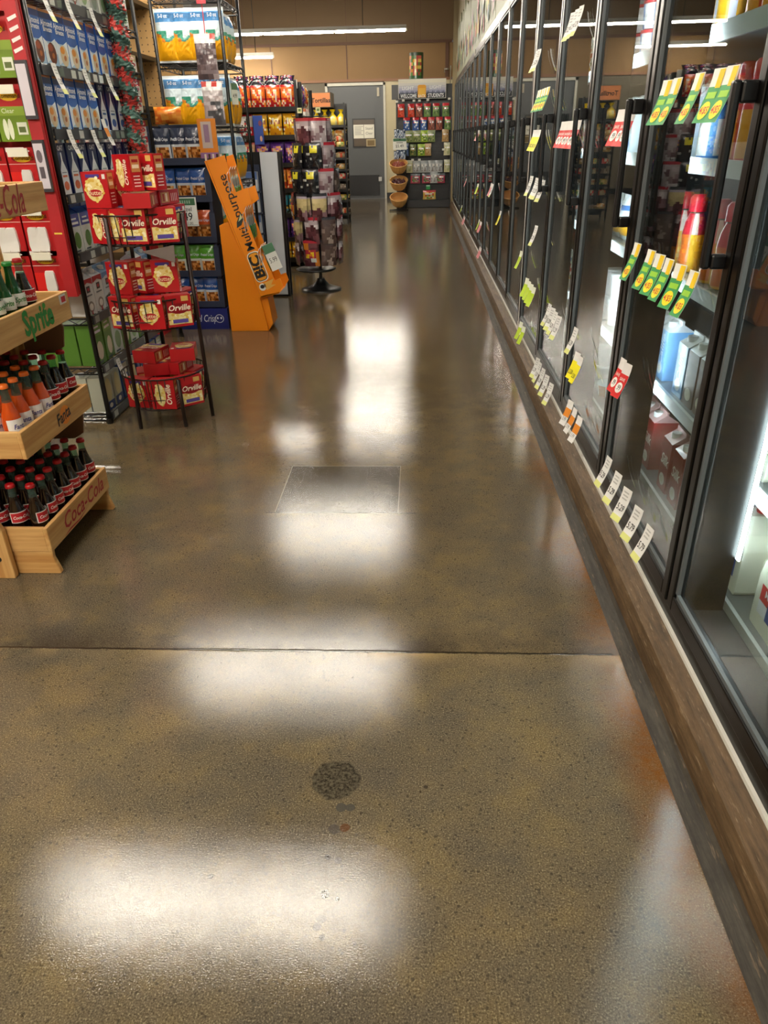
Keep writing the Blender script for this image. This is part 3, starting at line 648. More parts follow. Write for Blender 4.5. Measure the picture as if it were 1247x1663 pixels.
# bottles
def bottle(kind):
    gl, lq, capc = {'cola': ('bglass', 'cola', '#a8151c'), 'orange': ('bglass', 'fanta', '#e06a1c'), 'lime': ('lime', 'lime', '#1c7a2c')}[kind]
    g = MB(); up = [(.0215, .150), (.016, .178), (.0125, .205), (.0125, .222), (.0145, .226), (.0135, .236)]
    g.lathe(up if kind != 'cola' else [(.0155, .180)]+up[2:], 12, mi=0)
    lo = [(.027, 0), (.031, .006), (.0325, .03), (.0295, .065), (.0315, .10), (.032, .118), (.0275, .138), (.0215, .155)]
    if kind == 'orange': lo = [(.028, 0), (.033, .008), (.0325, .02), (.031, .024), (.0325, .03), (.031, .04), (.0325, .08), (.0325, .112), (.027, .14), (.0215, .155), (.0168, .178)]
    if kind == 'cola': lo += [(.0165, .176), (.0145, .19)]
    g.lathe(lo, 14, mi=1)
    c = MB(); c.lathe([(.0165, .226), (.0165, .232), (.0145, .239), (.010, .240)], 14, col=capc)
    lb = MB(); z0, z1 = (.096, .133) if kind != 'orange' else (.07, .118); seg = 20; rr = .0338
    bgc = {'cola': '#b3161e', 'orange': '#e8e6e4', 'lime': '#dfe6e0'}[kind]
    def band(a0, a1, z0, z1, r, col, n=8):
        vs = []
        for i in range(n+1):
            a = a0+(a1-a0)*i/n; vs += [(r*math.cos(a), r*math.sin(a), z0), (r*math.cos(a), r*math.sin(a), z1)]
        lb.add(vs, [(2*i, 2*i+2, 2*i+3, 2*i+1) for i in range(n)], col)
    A = -PI/2
    band(A-1.15, A+1.15, z0-.003, z1+.003, rr, '#e9e4de'); band(A-1.05, A+1.05, z0, z1, rr+.0003, bgc if kind != 'orange' else '#e8e6e4')
    word = {'cola': 'Coca-Cola', 'orange': 'Fanta', 'lime': 'Sprite'}[kind]; wc = {'cola': '#f4efe8', 'orange': '#2a2f86', 'lime': '#1c7a34'}[kind]
    v, f = text_geo(word, .02, .25); sz = .0135 if kind == 'cola' else .019
    lb.add([((rr+.0009)*math.cos(A+x*sz/rr), (rr+.0009)*math.sin(A+x*sz/rr), (z0+z1)/2+y*sz*1.25) for x, y in v], f, wc)
    band(A+1.9, A+2.9, .03, .085, .0333, '#c9c9c4', 5)
    for k in range(4): band(A+1.95, A+2.85, .038+k*.011, .041+k*.011, .0336, '#5c5c5a', 5)
    return Proto('soda_bottle', 'bottle', [('glass', g.mesh('glass', [gl, lq])), ('cap', c.mesh('cap', 'plast')), ('paper_label', lb.mesh('paper_label', 'paper'))])
P_bt = {k: bottle(k) for k in ('cola', 'orange', 'lime')}

# cooler wares
def tall(prof, colf, name, cat='bottle', seg=12, mats='plast', cap=None):
    b = MB(); b.lathe(prof, seg, colf=colf); ps = [('bottle_body', b.mesh('bottle_body', mats))]
    if cap: c = MB(); c.lathe([(r, z) for r, z in cap[0]], 12, col=cap[1]); ps.append(('cap', c.mesh('cap', 'plast')))
    return Proto(name, cat, ps)
def bands(*bs):
    def f(a, z):
        for lim, c in bs:
            if z <= lim: return c if isinstance(c, str) else c[int(a*8) % len(c)]
        return bs[-1][1] if isinstance(bs[-1][1], str) else bs[-1][1][0]
    return f
P_c = {}
P_c['juice'] = tall([(.036, 0), (.042, .01), (.042, .05), (.038, .09), (.042, .13), (.036, .17), (.024, .2), (.022, .215)], bands((.03, '#e8b030'), (.12, ['#e8a028', '#f0e0a0', '#d8702c', '#e8b030']), (.15, '#e8b83c'), (.19, ['#c82838', '#f0d8d0']), (.3, '#2c5a38')), 'juice_bottle', cap=([(.03, .205), (.03, .25), (.02, .262)], '#d01c34'))
P_c['creamer'] = tall([(.038, 0), (.042, .01), (.042, .12), (.034, .16), (.022, .19)], bands((.03, '#3a78c0'), (.08, ['#e8e8e8', '#6aa0d8', '#e8a050']), (.12, '#dce6f0'), (.2, '#4a88cc')), 'creamer_bottle', cap=([(.024, .19), (.024, .22), (.015, .23)], '#e8eef4'))
P_c['tall_red'] = tall([(.036, 0), (.04, .01), (.04, .14), (.034, .19), (.022, .23)], bands((.05, '#d84a24'), (.10, ['#e8a030', '#d84a24']), (.16, '#f08a30'), (.3, '#d8203c')), 'drink_bottle', cap=([(.026, .225), (.026, .26), (.018, .27)], '#c81c34'))
P_c['wipes'] = tall([(.045, 0), (.045, .22)], bands((.06, ['#8a6ab8', '#e8dcec']), (.13, ['#f0b020', '#d8d8e8']), (.17, '#3a3c98'), (.3, '#e8f0f6')), 'spray_cream_can', 'can', cap=([(.047, .22), (.047, .245), (.042, .25)], '#dce8f0'))
P_c['tub'] = tall([(.055, 0), (.064, .10), (.064, .11)], bands((.025, ['#7a2c6a', '#ece8ec']), (.06, ['#ece8ec', '#ece8ec', '#e0703a']), (.3, '#f0eeee')), 'yogurt_tub', 'tub', 16, cap=([(.067, .11), (.067, .122), (.05, .124)], '#e6e6ea'))
P_c['tub_red'] = tall([(.05, 0), (.056, .09)], bands((.03, ['#c82c30', '#e8dcd8']), (.06, ['#e8dcd8', '#4c78b0']), (.3, '#e0d8d4')), 'cream_tub', 'tub', 14, cap=([(.059, .09), (.059, .102), (.045, .104)], '#c83c40'))
P_c['tub_tan'] = tall([(.045, 0), (.055, .06)], bands((.03, ['#c88a50', '#e8e4dc']), (.3, '#e8e4dc')), 'dip_tub', 'tub', 14, cap=([(.058, .06), (.058, .07), (.045, .073)], '#dfe6ea'))
def w_c(base, top, txt, tc, h=.23, slope='#e8e8ea', cap='#eef0f2'):
    def deco(b, F, w, hh):
        b.rect(F, -w/2, hh*.8, w/2, hh, top); txt in ('Silk', 'Califia') and b.text(F, txt, 0, hh*.60, .058 if len(txt) < 5 else .05, tc, .0016, .02, .15, PI/2 if len(txt) > 4 else 0); b.ell(F, 0, hh*.22, w*.3, hh*.12, tc, .0014); b.ell(F, 0, hh*.22, w*.18, hh*.07, '#e8e0d0', .0018)
    return carton(.098, .098, h, base, deco, True, cap, slope, 'milk_carton', 'carton')
P_c['blue'] = w_c('#7fb2e4', '#9cc4ec', 'Califia', '#dcecf8'); P_c['brown'] = w_c('#7a6658', '#8a7868', 'Choc', '#e0d8c8'); P_c['teal'] = w_c('#b8d4cc', '#a8c8c0', 'Milk', '#4a8a7a'); P_c['white'] = w_c('#dfe4ea', '#c8302c', 'Milk', '#3a68a8')
P_c['silk'] = w_c('#8e2020', '#8e2020', 'Silk', '#f2ece6', .25, '#c8a0a0'); P_c['silkg'] = w_c('#2c5a34', '#2c5a34', 'Silk', '#e6ece2', .25, '#a8c0a8'); P_c['bluew'] = w_c('#e4ecf2', '#3a7cc8', 'Milk', '#3a7cc8')
P_c['greenj'] = tall([(.034, 0), (.04, .01), (.04, .13), (.028, .17), (.02, .19)], bands((.05, '#20563c'), (.10, ['#e8e4d8', '#20563c']), (.3, '#28684a')), 'smoothie_bottle', cap=([(.024, .185), (.024, .215), (.018, .22)], '#1c6a4a'))
P_c['wbag'] = bag(.15, .2, .07, pt([(.08, '#d8dce0'), (.3, '#e8a828'), (.62, '#e8eaec'), (.8, '#4a78b8'), (1, '#e4e8ec')], [(.4, .5, .22, .14, '#c8ccd0')]), 'cheese_bag', 'bag')
P_c['gbag'] = bag(.15, .2, .07, pt([(.1, '#d0d8d0'), (.35, '#5c9a58'), (.7, '#e6eae4'), (1, '#c8d8c8')], [(.5, .5, .2, .12, '#b83a3c')]), 'cheese_bag', 'bag')
P_c['redbag'] = bag(.17, .14, .08, pt([(.1, '#5c2418'), (.5, '#a83824'), (.8, '#c8502c'), (1, '#8a2c1c')], [(.5, .5, .2, .2, '#e0a860')]), 'meat_snack_bag', 'bag')
P_c['stack'] = pbox(.13, .11, .055, '#dfe6e6', lambda b, F, w, h: (b.rect(F, -w*.4, h*.2, w*.1, h*.8, '#5c74b0', .001), b.rect(F, w*.15, h*.3, w*.42, h*.7, '#3c4048', .001)), 'butter_box', 'box')
P_c['silkbox'] = P_c['silk']
def milkjug():
    b = MB(); b.prism([(-.075, 0), (.075, 0), (.08, .01), (.08, .15), (.068, .2), (.03, .245), (-.03, .245), (-.068, .2), (-.08, .15), (-.08, .01)], (0, -.075, 0), (1, 0, 0), (0, 0, 1), (0, .15, 0), '#e9e6d2')
    l = MB(); F = front(-.0755); l.rect(F, -.05, .05, .05, .14, '#e8e8ee', .001); l.rect(F, -.05, .09, .0, .14, '#c82c2c', .0014); l.rect(F, .0, .05, .05, .11, '#2c4c9a', .0014); l.text(F, 'Milk', 0, .12, .03, '#ffffff', .002, .01)
    F = Fr((-.0805, 0, 0), (0, -1, 0), (0, 0, 1)); l.rect(F, -.05, .05, .05, .13, '#e8e8ee', .001); l.rect(F, -.05, .09, .0, .13, '#c82c2c', .0014); l.rect(F, .0, .05, .05, .10, '#2c4c9a', .0014)
    c = MB(); c.lathe([(.026, .245), (.026, .27)], 12, col='#b81c28')
    h = MB(); h.tube([(.06, 0, .2), (.085, 0, .17), (.09, 0, .12), (.075, 0, .08)], .014, 8, '#e9e6d2')
    me = b.mesh('jug_body', 'plast')
    return Proto('milk_jug', 'jug', [('jug_body', me), ('label_sticker', l.mesh('label_sticker', 'paper')), ('cap', c.mesh('cap', 'plast')), ('handle', h.mesh('handle', 'plast'))])
P_c['jug'] = milkjug()

# price tags (origin at the top centre, facing -Y, hanging down, lower part kicked out)
def ptag(kind):
    b = MB(); w, h = (.05, .115); n = 6
    def pos(x, t): return (x, -.002-.040*t**1.5, -h*t)
    num = '5.79' if kind.endswith('579') else '5.29'; kind = kind.replace('579', '')
    cols = {'yg': lambda t: '#ecece2' if t < .4 else '#3c9a54', 'white': lambda t: '#e8e8e4' if t < .82 else '#dce08a', 'red': lambda t: '#e6e2de' if t < .35 else '#d42a28',
            'yellow': lambda t: '#e6e6e2' if t < .38 else '#f2e61c', 'pink': lambda t: '#e2dcd8' if t < .3 else '#d8848a', 'orange': lambda t: '#e8e6e2' if t < .38 or t > .6 else '#e08a28', 'lime': lambda t: '#e8ecd8' if t < .3 else '#b8d430'}[kind]
    for i in range(n):
        t0, t1 = i/n, (i+1)/n
        b.add([pos(-w/2, t0), pos(w/2, t0), pos(w/2, t1), pos(-w/2, t1)], [(0, 3, 2, 1)], cols((t0+t1)/2))
        b.add([(x, y+.0008, z) for x, y, z in (pos(-w/2, t0), pos(w/2, t0), pos(w/2, t1), pos(-w/2, t1))], [(0, 1, 2, 3)], '#d8d8d4')
    def q(x, t, lift=.0012): p = pos(x, t); return (p[0], p[1]-lift, p[2])
    def disc(cx, ct, rx, rt, col, lift=.0012, m=14): b.add([q(cx+rx*math.cos(2*PI*k/m), ct+rt*math.sin(2*PI*k/m)*-1, lift) for k in range(m)], [tuple(range(m))], col)
    def word(s, cx, ct, sz, col, bold=.02, sx=1):
        v, f = text_geo(s, bold); b.add([q(cx+x*sz*sx, ct-y*sz/h, .0022) for x, y in v], f, col)
    if kind == 'yg': disc(0, .77, .019, .17, '#f2e41c'); word('4/$5', 0, .77, .022, '#c8281c', .01, .8); b.add([q(.001, .02, .001), q(.022, .02, .001), q(.022, .36, .001), q(.001, .36, .001)], [(0, 3, 2, 1)], '#f4cc14'); b.add([q(-.018, .43, .001), q(.018, .43, .001), q(.018, .55, .001), q(-.018, .55, .001)], [(0, 3, 2, 1)], '#98d038')
    elif kind == 'white': word(num, 0, .60, .030, '#22221f', .01, .75); [word('ooooo', 0, .12+.1*k, .010, '#8a8a86') for k in range(3)]
    elif kind == 'red': disc(0, .72, .019, .15, '#f2efe8'); word('.99', 0, .72, .024, '#22221f', .01, .8); word('SAVE', 0, .48, .014, '#e8d8d0')
    elif kind == 'yellow': word('2.50', 0, .75, .026, '#22221f', .01, .75)
    elif kind == 'orange': word('3.99', 0, .76, .024, '#4a4a46', .0, .75)
    return Proto('price_tag', 'price tag', [('price_tag', b.mesh('price_tag', 'paper'))])
P_t = {k: ptag(k) for k in ('yg', 'white', 'red', 'yellow', 'pink', 'orange', 'lime')}
P_t['w579'] = ptag('white579')

# ================================================================== cooler contents
SH = [.20, .58, .985, 1.36, 1.73]
SHN = ['bottom shelf', 'lower shelf', 'middle shelf', 'upper shelf', 'top shelf']
DOORN = ['outermost', 'nearest', 'second', 'third', 'fourth', 'fifth', 'sixth']
KW = {'juice': 'yellow juice bottle with red cap', 'creamer': 'blue and white creamer bottle', 'tall_red': 'orange and red drink bottle', 'wipes': 'white and purple can with yellow label', 'tub': 'white yogurt tub with coloured print', 'tub_red': 'white tub with red lid', 'tub_tan': 'small low tub with pale lid',
      'blue': 'light blue drink carton', 'brown': 'brown drink carton', 'teal': 'pale green milk carton', 'white': 'white milk carton with red top', 'silk': 'dark red plant milk carton', 'silkg': 'dark green plant milk carton', 'bluew': 'white carton with blue top', 'greenj': 'dark green smoothie bottle',
      'wbag': 'white cheese bag with yellow band', 'gbag': 'white and green cheese bag', 'redbag': 'brown and red meat snack bag', 'stack': 'flat white dairy box', 'jug': 'white milk jug with red label'}
# per door, per shelf: list of kinds from the near end to the far end; an empty string is a gap
plan = {
 1: [['jug', 'jug', 'jug', 'jug'], ['jug', '', 'jug', 'jug'], ['jug', 'jug', 'jug', 'jug'], ['jug', 'jug', '', 'jug'], ['bluew', 'bluew', 'bluew', 'bluew', 'bluew']],
 2: [['jug', '', 'silkg', 'silkg', 'silk', 'silk'], ['jug', 'teal', 'teal', 'brown', 'brown', 'brown', 'blue'], ['creamer', 'creamer', 'creamer', 'juice', 'juice', 'juice', 'juice'], ['bluew', 'bluew', 'creamer', 'tall_red', 'tall_red', 'tall_red', 'tall_red'], ['redbag', 'bluew', 'bluew', 'tall_red', 'tall_red', 'tall_red', 'tall_red']],
 3: [['silk', 'silk', 'tub_tan', 'tub', 'creamer', 'tub_tan', 'tub_tan'], ['blue', 'blue', 'white', 'white', 'tub', 'tub', 'tub'], ['juice', 'juice', 'greenj', 'greenj', 'wbag', 'wbag'], ['creamer', 'bluew', 'bluew', 'creamer', 'bluew', 'bluew', 'creamer'], ['wipes', 'wipes', 'redbag', 'redbag', 'tub_red', 'tub_red']],
 4: [['tub_tan', 'tub', 'tub_tan', 'tub', 'tub_tan'], ['tub', 'tub', 'creamer', 'creamer', 'bluew', 'bluew'], ['wbag', 'wbag', 'gbag', 'wbag', 'gbag'], ['bluew', 'creamer', 'bluew', 'wbag', 'gbag', 'gbag'], ['tub_red', 'tub_red', 'tub_red', 'stack', 'stack', 'stack']],
 5: [['wbag', 'tub', 'tub', 'wbag', 'tub'], ['gbag', 'gbag', 'wbag', 'gbag', 'wbag'], ['stack', 'stack', 'stack', 'stack', 'stack'], ['tub_red', 'tub', 'tub', 'tub_red', 'tub'], ['wbag', 'gbag', 'wbag', 'gbag', 'gbag']]}
pd = (A1-A0)/6
def depth_of(k): return {'jug': .08, 'stack': .06, 'tub': .067, 'tub_red': .06, 'tub_tan': .06, 'redbag': .05, 'wbag': .045, 'gbag': .045}.get(k, .052)
for dno, rows in plan.items():
    for s_i, row in enumerate(rows):
        n = len(row); span = pd-.11
        for i, k in enumerate(row):
            if not k: continue
            y = A0+dno*pd+.055+span*(i+.5)/n
            x = .945+depth_of(k)
            lab = '%s, %s, %s glass door, %s from near side' % (KW[k], SHN[s_i], DOORN[dno], NTH[i])
            z = SH[s_i]+.001
            P_c[k].put((x, y, z), lab, 'dairy on the shelves of the first cooler run', -PI/2)
            if k == 'stack':
                for q in range(1, 3 if s_i != 4 else 5): P_c[k].put((x, y, z+q*.0565), lab.replace('flat white dairy box', 'flat white dairy box, %s layer' % NTH[q]), 'stacked dairy boxes', -PI/2)
            if k == 'tub' and s_i in (0, 1, 2): P_c[k].put((x, y, z+.126), lab.replace('white yogurt tub with coloured print', 'upper white yogurt tub'), 'dairy on the shelves of the first cooler run', -PI/2)
            if k == 'tub_red': P_c[k].put((x, y, z+.106), lab.replace('white tub with red lid', 'upper white tub with red lid'), 'dairy on the shelves of the first cooler run', -PI/2)
ks = ['bluew', 'tub', 'gbag', 'creamer', 'white', 'tub_red', 'wbag', 'teal', 'juice', 'tub']
for sec, (ya, yb_, nm, per) in enumerate([(A1+.04, B1, 'middle', 3), (B1+.04, C1, 'farthest', 2)]):
    p = (yb_-ya)/7; q = random.Random(11+sec)
    for dno in range(7):
        for s_i in range(5 if sec == 0 else 4):
            for i in range(per):
                k = q.choice(ks); y = ya+dno*p+.08+(p-.16)*(i+.5)/per
                P_c[k].put((.945+depth_of(k), y, SH[s_i]+.001), '%s, %s, %s door of the %s coolers, %s item' % (KW[k], SHN[s_i], NTH[dno], nm, NTH[i]), 'dairy in the %s cooler run' % nm, -PI/2)

# ------------------------------------------------------------------ price tags on the doors
def tags(kind, y, z, label, group, x=.731, tilt=0):
    P_t[kind].put((x-.012, y, z), label, group, -PI/2+.24+.1*math.sin(y*37))
TW = {'yg': 'yellow and green sale tag', 'white': 'white price tag', 'w579': 'white price tag reading 5.79', 'red': 'red price tag', 'yellow': 'bright yellow price tag', 'pink': 'pink price tag', 'orange': 'white tag with orange stripe', 'lime': 'lime green price tag'}
def row(door, kind, ys, z, where):
    for i, y in enumerate(ys):
        tags(kind, y, z, '%s, %s glass door, %s, %s from near side' % (TW[kind], DOORN[door+1], where, NTH[i]), 'price tags on the glass doors')
row(1, 'yg', [1.98, 2.09, 2.19, 2.28, 2.37, 2.53], 1.125, 'middle row')
row(1, 'yg', [1.96, 2.04, 2.18, 2.36, 2.45], 1.58, 'upper row')
row(1, 'w579', [1.98, 2.11], .365, 'bottom row'); row(1, 'white', [2.25, 2.38, 2.52], .365, 'bottom row further back')
row(1, 'red', [2.45, 2.51], .745, 'lower row')
row(2, 'yellow', [3.17, 3.24], .57, 'lower row'); row(2, 'white', [3.33], .66, 'above the yellow tags'); row(2, 'orange', [3.06, 3.17, 3.28], .33, 'bottom row')
row(2, 'yg', [3.0], 2.0, 'near the top'); row(2, 'red', [2.80, 2.86, 2.95], 1.52, 'upper row')
row(3, 'red', [3.70, 3.78, 3.86, 3.94, 4.02, 4.10], 1.50, 'upper row'); row(3, 'white', [3.75, 3.85, 3.95, 4.05], .62, 'lower row'); row(3, 'white', [3.8, 3.95, 4.08, 4.2, 4.3], .25, 'bottom row')
row(3, 'white', [3.9, 4.0, 4.1], 1.95, 'near the top')
row(4, 'yg', [4.68, 4.77, 4.86, 4.95, 5.04], 1.68, 'upper row'); row(4, 'white', [4.62, 4.8, 4.88, 5.1], 1.21, 'middle row'); row(4, 'lime', [4.66, 4.76, 4.86, 4.98], .60, 'lower row'); row(4, 'lime', [4.98, 5.12], .28, 'bottom row')
row(4, 'yellow', [4.9, 5.0, 5.1], 1.47, 'second row'); row(4, 'white', [5.15, 5.25], 1.9, 'near the top')
row(5, 'lime', [5.36], .72, 'on the white joint'); row(5, 'white', [4.75], .95, 'centre')
for i, (y, z, k) in enumerate([(6.9, .85, 'yellow'), (7.9, 1.02, 'pink'), (7.75, 1.02, 'white'), (9.0, .55, 'pink'), (9.1, .55, 'pink'), (9.3, .55, 'lime'), (8.9, .28, 'pink'), (9.0, .28, 'pink'), (9.7, .92, 'lime'), (9.9, 1.5, 'pink'), (10.1, 1.5, 'pink'), (12.3, .3, 'pink'), (12.5, .3, 'pink'), (12.2, .86, 'pink'), (13.2, .4, 'lime')]):
    tags(k, y, z, '%s on the far glass doors, %s going away from the camera' % (TW[k], NTH[i]), 'price tags on the far glass doors')

# ================================================================== wooden soda crate display
XF, CY0, CY1 = -1.365, 2.25, 2.80
t = thing('crate_display', 'pine crate display stand with tiers of soda bottles, at the left edge', 'display stand', (0, 0, 0))
b = MB()
for y0, y1 in ((CY0-.033, CY0-.006), (CY1-.02, CY1)):
    up = [(-1.90, 0), (-1.517, 0), (-1.517, .20), (-1.53, .235), (-1.60, .26), (-1.66, .33), (-1.66, .40), (-1.60, .46), (-1.58, .50), (-1.58, 1.32), (-1.90, 1.32)]
    b.prism(up, (0, y0, 0), (1, 0, 0), (0, 0, 1), (0, y1-y0, 0))
b.build('upright', 'pinez', t, bevel=.004)
for y0, y1 in ((CY0+.004, CY0+.024), (CY1-.02, CY1)):
    MB().prism([(-1.60, .0), (-1.362, .0), (-1.355, .006), (-1.372, .07), (-1.37, .099), (-1.60, .099)], (0, y0, 0), (1, 0, 0), (0, 0, 1), (0, y1-y0, 0)).build('foot_board', 'pinex', t, bevel=.004)
MB().box(-1.86, CY0+.03, .1, -1.85, CY1-.02, 1.30).build('back_panel', 'ply', t)
for z in (.475, .842): # curved plywood cheeks under the upper crates
    MB().prism([(-1.66, z), (-1.42, z), (-1.405, z-.03), (-1.42, z-.11), (-1.46, z-.135), (-1.66, z-.14)], (0, CY1-.012, 0), (1, 0, 0), (0, 0, 1), (0, .010, 0)).build('cheek', 'ply', t)
MB().box(-1.63, CY1-.05, .13, -1.60, CY1-.022, 1.235).build('post', 'pinez', t)
b = MB(); b.lathe([(.011, -.001), (.011, .003)], 10); b2 = MB(); b2.prism([(.011*math.cos(k*PI/5), .011*math.sin(k*PI/5)) for k in range(10)], (-1.56, CY0-.0355, .085), (1, 0, 0), (0, 0, 1), (0, .003, 0), '#1c1a18'); b2.build('bolt', 'plast', t)
def crate(z, h, depth, text, col, nm, kind):
    b = MB(); xb = XF-depth
    b.box(XF-.016, CY0-.004, z, XF, CY1+.004, z+h); c = b.build('crate_front', 'pine', t, bevel=.003)
    l = MB(); F = aisle(XF)
    if kind == 'cola': l.text(F, text, (CY0+CY1)/2+.03, z+h*.52, .088, col, .001, .012, .32, 0, 1.0); l.poly(F, [(CY0+.10, z+.006), (CY0+.16, z+.016), (CY0+.24, z+.012), (CY0+.33, z+.022), (CY0+.24, z+.006), (CY0+.16, z+.009)], col, .001)
    elif kind == 'lime':
        l.text(F, text, (CY0+CY1)/2+.02, z+h*.5, .115, col, .001, .035, 0, 0, .8); l.ell(F, (CY0+CY1)/2+.075, z+h*.85, .012, .010, '#3f9a3c', .0015)
        st_ = MB(); st_.rect(F, CY1-.075, z+h*.62, CY1-.02, z+h*.95, '#d8d4cc', .001); st_.rect(F, CY1-.06, z+h*.68, CY1-.025, z+h*.88, '#b8202c', .0014); st_.build('sticker', 'paper', c)
    else: l.ell(F, (CY0+CY1)/2+.045, z+h*.5, .04, .036, '#e88a28', .001, 20); l.text(F, text, (CY0+CY1)/2+.03, z+h*.5, .062, '#26242c', .0016, .02, .2, .12, .85)
    l.build('printed_logo', 'paper', c)
    for ya in (CY0, CY1-.016): MB().box(xb, ya, z, XF-.017, ya+.016, z+h).build('crate_end', 'pinex', t, bevel=.003)
    MB().box(xb, CY0+.017, z, XF-.017, CY1-.017, z+.014).box(xb-.004, CY0+.017, z+.015, xb+.008, CY1-.017, z+h).build('crate_base', 'pinex', t)
crate(.10, .10, .45, 'Coca-Cola', '#a8242c', '', 'cola'); crate(.475, .10, .45, 'Fanta', '#26242c', '', 'orange'); crate(.842, .105, .45, 'Sprite', '#2c8a3c', '', 'lime')
b = MB(); b.box(XF-.02, CY0-.02, 1.235, XF, CY1, 1.333).box(XF-.30, CY1-.016, 1.235, XF-.02, CY1, 1.333).box(XF-.30, CY0, 1.235, XF-.02, CY0+.016, 1.333)
hd = b.build('header_board', 'pine', t, bevel=.003)
l = MB(); l.text(aisle(XF), 'Coca-Cola', (CY0+CY1)/2-.055, 1.284, .13, '#a8242c', .001, .008, .3, 0, .58); l.build('printed_logo', 'paper', hd)
q = random.Random(5)
def bottles(z, sel, tier):
    for r in range(5):
        for c in range(7):
            k = sel(r, c)
            if not k: continue
            x = XF-.055-r*.073+q.uniform(-.003, .003); y = CY0+.055+c*.0735+q.uniform(-.003, .003)
            kw = {'cola': 'dark cola bottle with red cap', 'orange': 'orange soda bottle with orange cap', 'lime': 'green soda bottle with green cap'}[k]
            P_bt[k].put((x, y, z+.0145), '%s, %s crate, %s row from aisle, %s from near end' % (kw, tier, NTH[r], NTH[c]), '%s bottles in the %s crate' % ({'cola': 'cola', 'orange': 'orange soda', 'lime': 'lime soda'}[k], tier), PI/2-.35+q.uniform(-.5, .5), sc=(1.04, 1.04, 1.0))
bottles(.10, lambda r, c: 'cola', 'bottom')
bottles(.475, lambda r, c: 'cola' if (c >= 4 or (r > 2 and c > 1)) else 'orange', 'middle')
bottles(.842, lambda r, c: ('cola' if (c == 4 and r == 0) or (c == 2 and r == 4) else 'lime' if c < 4 else None), 'top')

# ================================================================== red adhesive-strip display hung on the wire rack end
t = thing('strip_display', 'red cardboard display of adhesive strip packs on the near end of the drinks rack', 'display', (0, 0, 0))
MB().box(-1.835, 3.75, .745, -1.775, 3.775, 2.35).build('front_flange', 'red', t)
MB().box(-1.835, 3.776, .76, -1.822, 3.835, 2.35).build('side_panel', 'red', t)
MB().box(-2.55, 3.838, .74, -1.80, 3.85, 2.35).build('back_panel', 'red', t)
b = MB(); F = front(3.7495)
for k, zz in enumerate((1.93, 1.89, 1.85, 1.81)): b.poly(F, [(-1.828, zz+.02), (-1.785, zz+.035), (-1.783, zz+.022), (-1.824, zz+.006)], '#e8dcd6', .0008)
b.rect(F, -1.825, 1.05, -1.785, 1.058, '#e8c84c', .0008); b.build('white_lettering', 'paper', t)
for k, (z0, z1) in enumerate(((1.555, 1.79), (1.245, 1.47))):
    b = MB(); b.box(-1.832, 3.730, z0, -1.776, 3.745, z1, '#3c3a40').rect(front(3.730), -1.828, z0+.015, -1.782, z1-.015, '#cfc8d0', .001)
    if k: b.ell(front(3.730), -1.806, z1-.07, .014, .028, '#6a6068', .002); b.rect(front(3.730), -1.818, z0+.06, -1.795, z0+.11, '#5c545c', .002)
    tag(b.build('hook_pack', 'carton'), ('white hook pack with grey print' if k else 'plain white hook pack')+' clipped to the red display edge, '+('lower one' if k else 'upper one'), 'hook pack')
rows = [(1.99, ['red1', 'red1', 'red2']), (1.735, ['green', 'green', 'green']), (1.475, ['green', 'green', 'red2']), (1.215, ['red1', 'red2', 'red2']), (.955, ['red2', 'red2', 'red1']), (.745, ['red1', 'red1', 'red2'])]
for j, (z, kinds) in enumerate(rows):
    for i, k in enumerate(kinds):
        x = -1.912-i*.158
        P_cmd[k].put((x, 3.775, z-.01), ('%s adhesive strip pack on red display, %s row from top, %s column from aisle' % ({'green': 'green', 'red1': 'red single-hook', 'red2': 'red twin-strip'}[k], NTH[j], NTH[i])), 'hanging adhesive strip packs')
        b = MB(); b.tube([(x, 3.836, z+.205), (x, 3.74, z+.205)], .004, 5).box(x-.05, 3.732, z+.185, x+.05, 3.738, z+.222, '#e4e0cc', 1); b.build('peg_hook', ['black', 'paper'], t)

# ================================================================== wire shelving
def wire_rack(name_label, x0, x1, y0, y1, levels, top, lipside, cat='shelf rack', step=.055, rails=True, mat_='chrome', dense=True):
    t = thing('wire_rack', name_label, cat, (0, 0, 0))
    for x in (x0, x1):
        for y in (y0, y1):
            b = MB(); b.tube([(x, y, .02), (x, y, top)], .014, 8); b.lathe([(.02, 0), (.02, .03)], 8, x, y); b.build('post', 'black', t)
    for z in levels:
        b = MB()
        for zz in (z-.006, z-.04):
            b.tube([(x0, y0, zz), (x1, y0, zz), (x1, y1, zz), (x0, y1, zz)], .005, 5, closed=True)
        n = int((y1-y0)/step)
        if dense:
            for k in range(1, n): y = y0+(y1-y0)*k/n; b.box(x0, y-.003, z-.006, x1, y+.003, z-.001)
        # zig-zag truss along every edge
        for (ax, ay, bx_, by_) in ((x0, y0, x0, y1), (x1, y0, x1, y1), (x0, y0, x1, y0)):
            L = math.hypot(bx_-ax, by_-ay); m_ = max(2, int(L/.06)); pts = [(ax+(bx_-ax)*k/m_, ay+(by_-ay)*k/m_, z-.006-(.034 if k % 2 else 0)) for k in range(m_+1)]
            b.tube(pts, .003, 4)
        b.build('wire_shelf', 'black', t)
        if rails:
            b = MB(); xs = x1 if lipside == 'x' else None
            b.box(x1+.004, y0+.03, z-.045, x1+.012, y1-.03, z+.002, '#3c3e42'); F = aisle(x1+.012)
            rr = random.Random(int(z*100))
            y = y0+.05
            while y < y1-.1:
                if rr.random() < .7: b.rect(F, y, z-.040, y+.055, z-.004, rr.choice(['#7d8a80', '#9aa39c', '#c8ccc4', '#5c6a60']), .0008)
                y += .07+rr.random()*.08
            b.build('price_rail', 'carton', t)
    return t
LV = [2.09, 1.79, 1.515, 1.22, .935, .608, .332, .057]
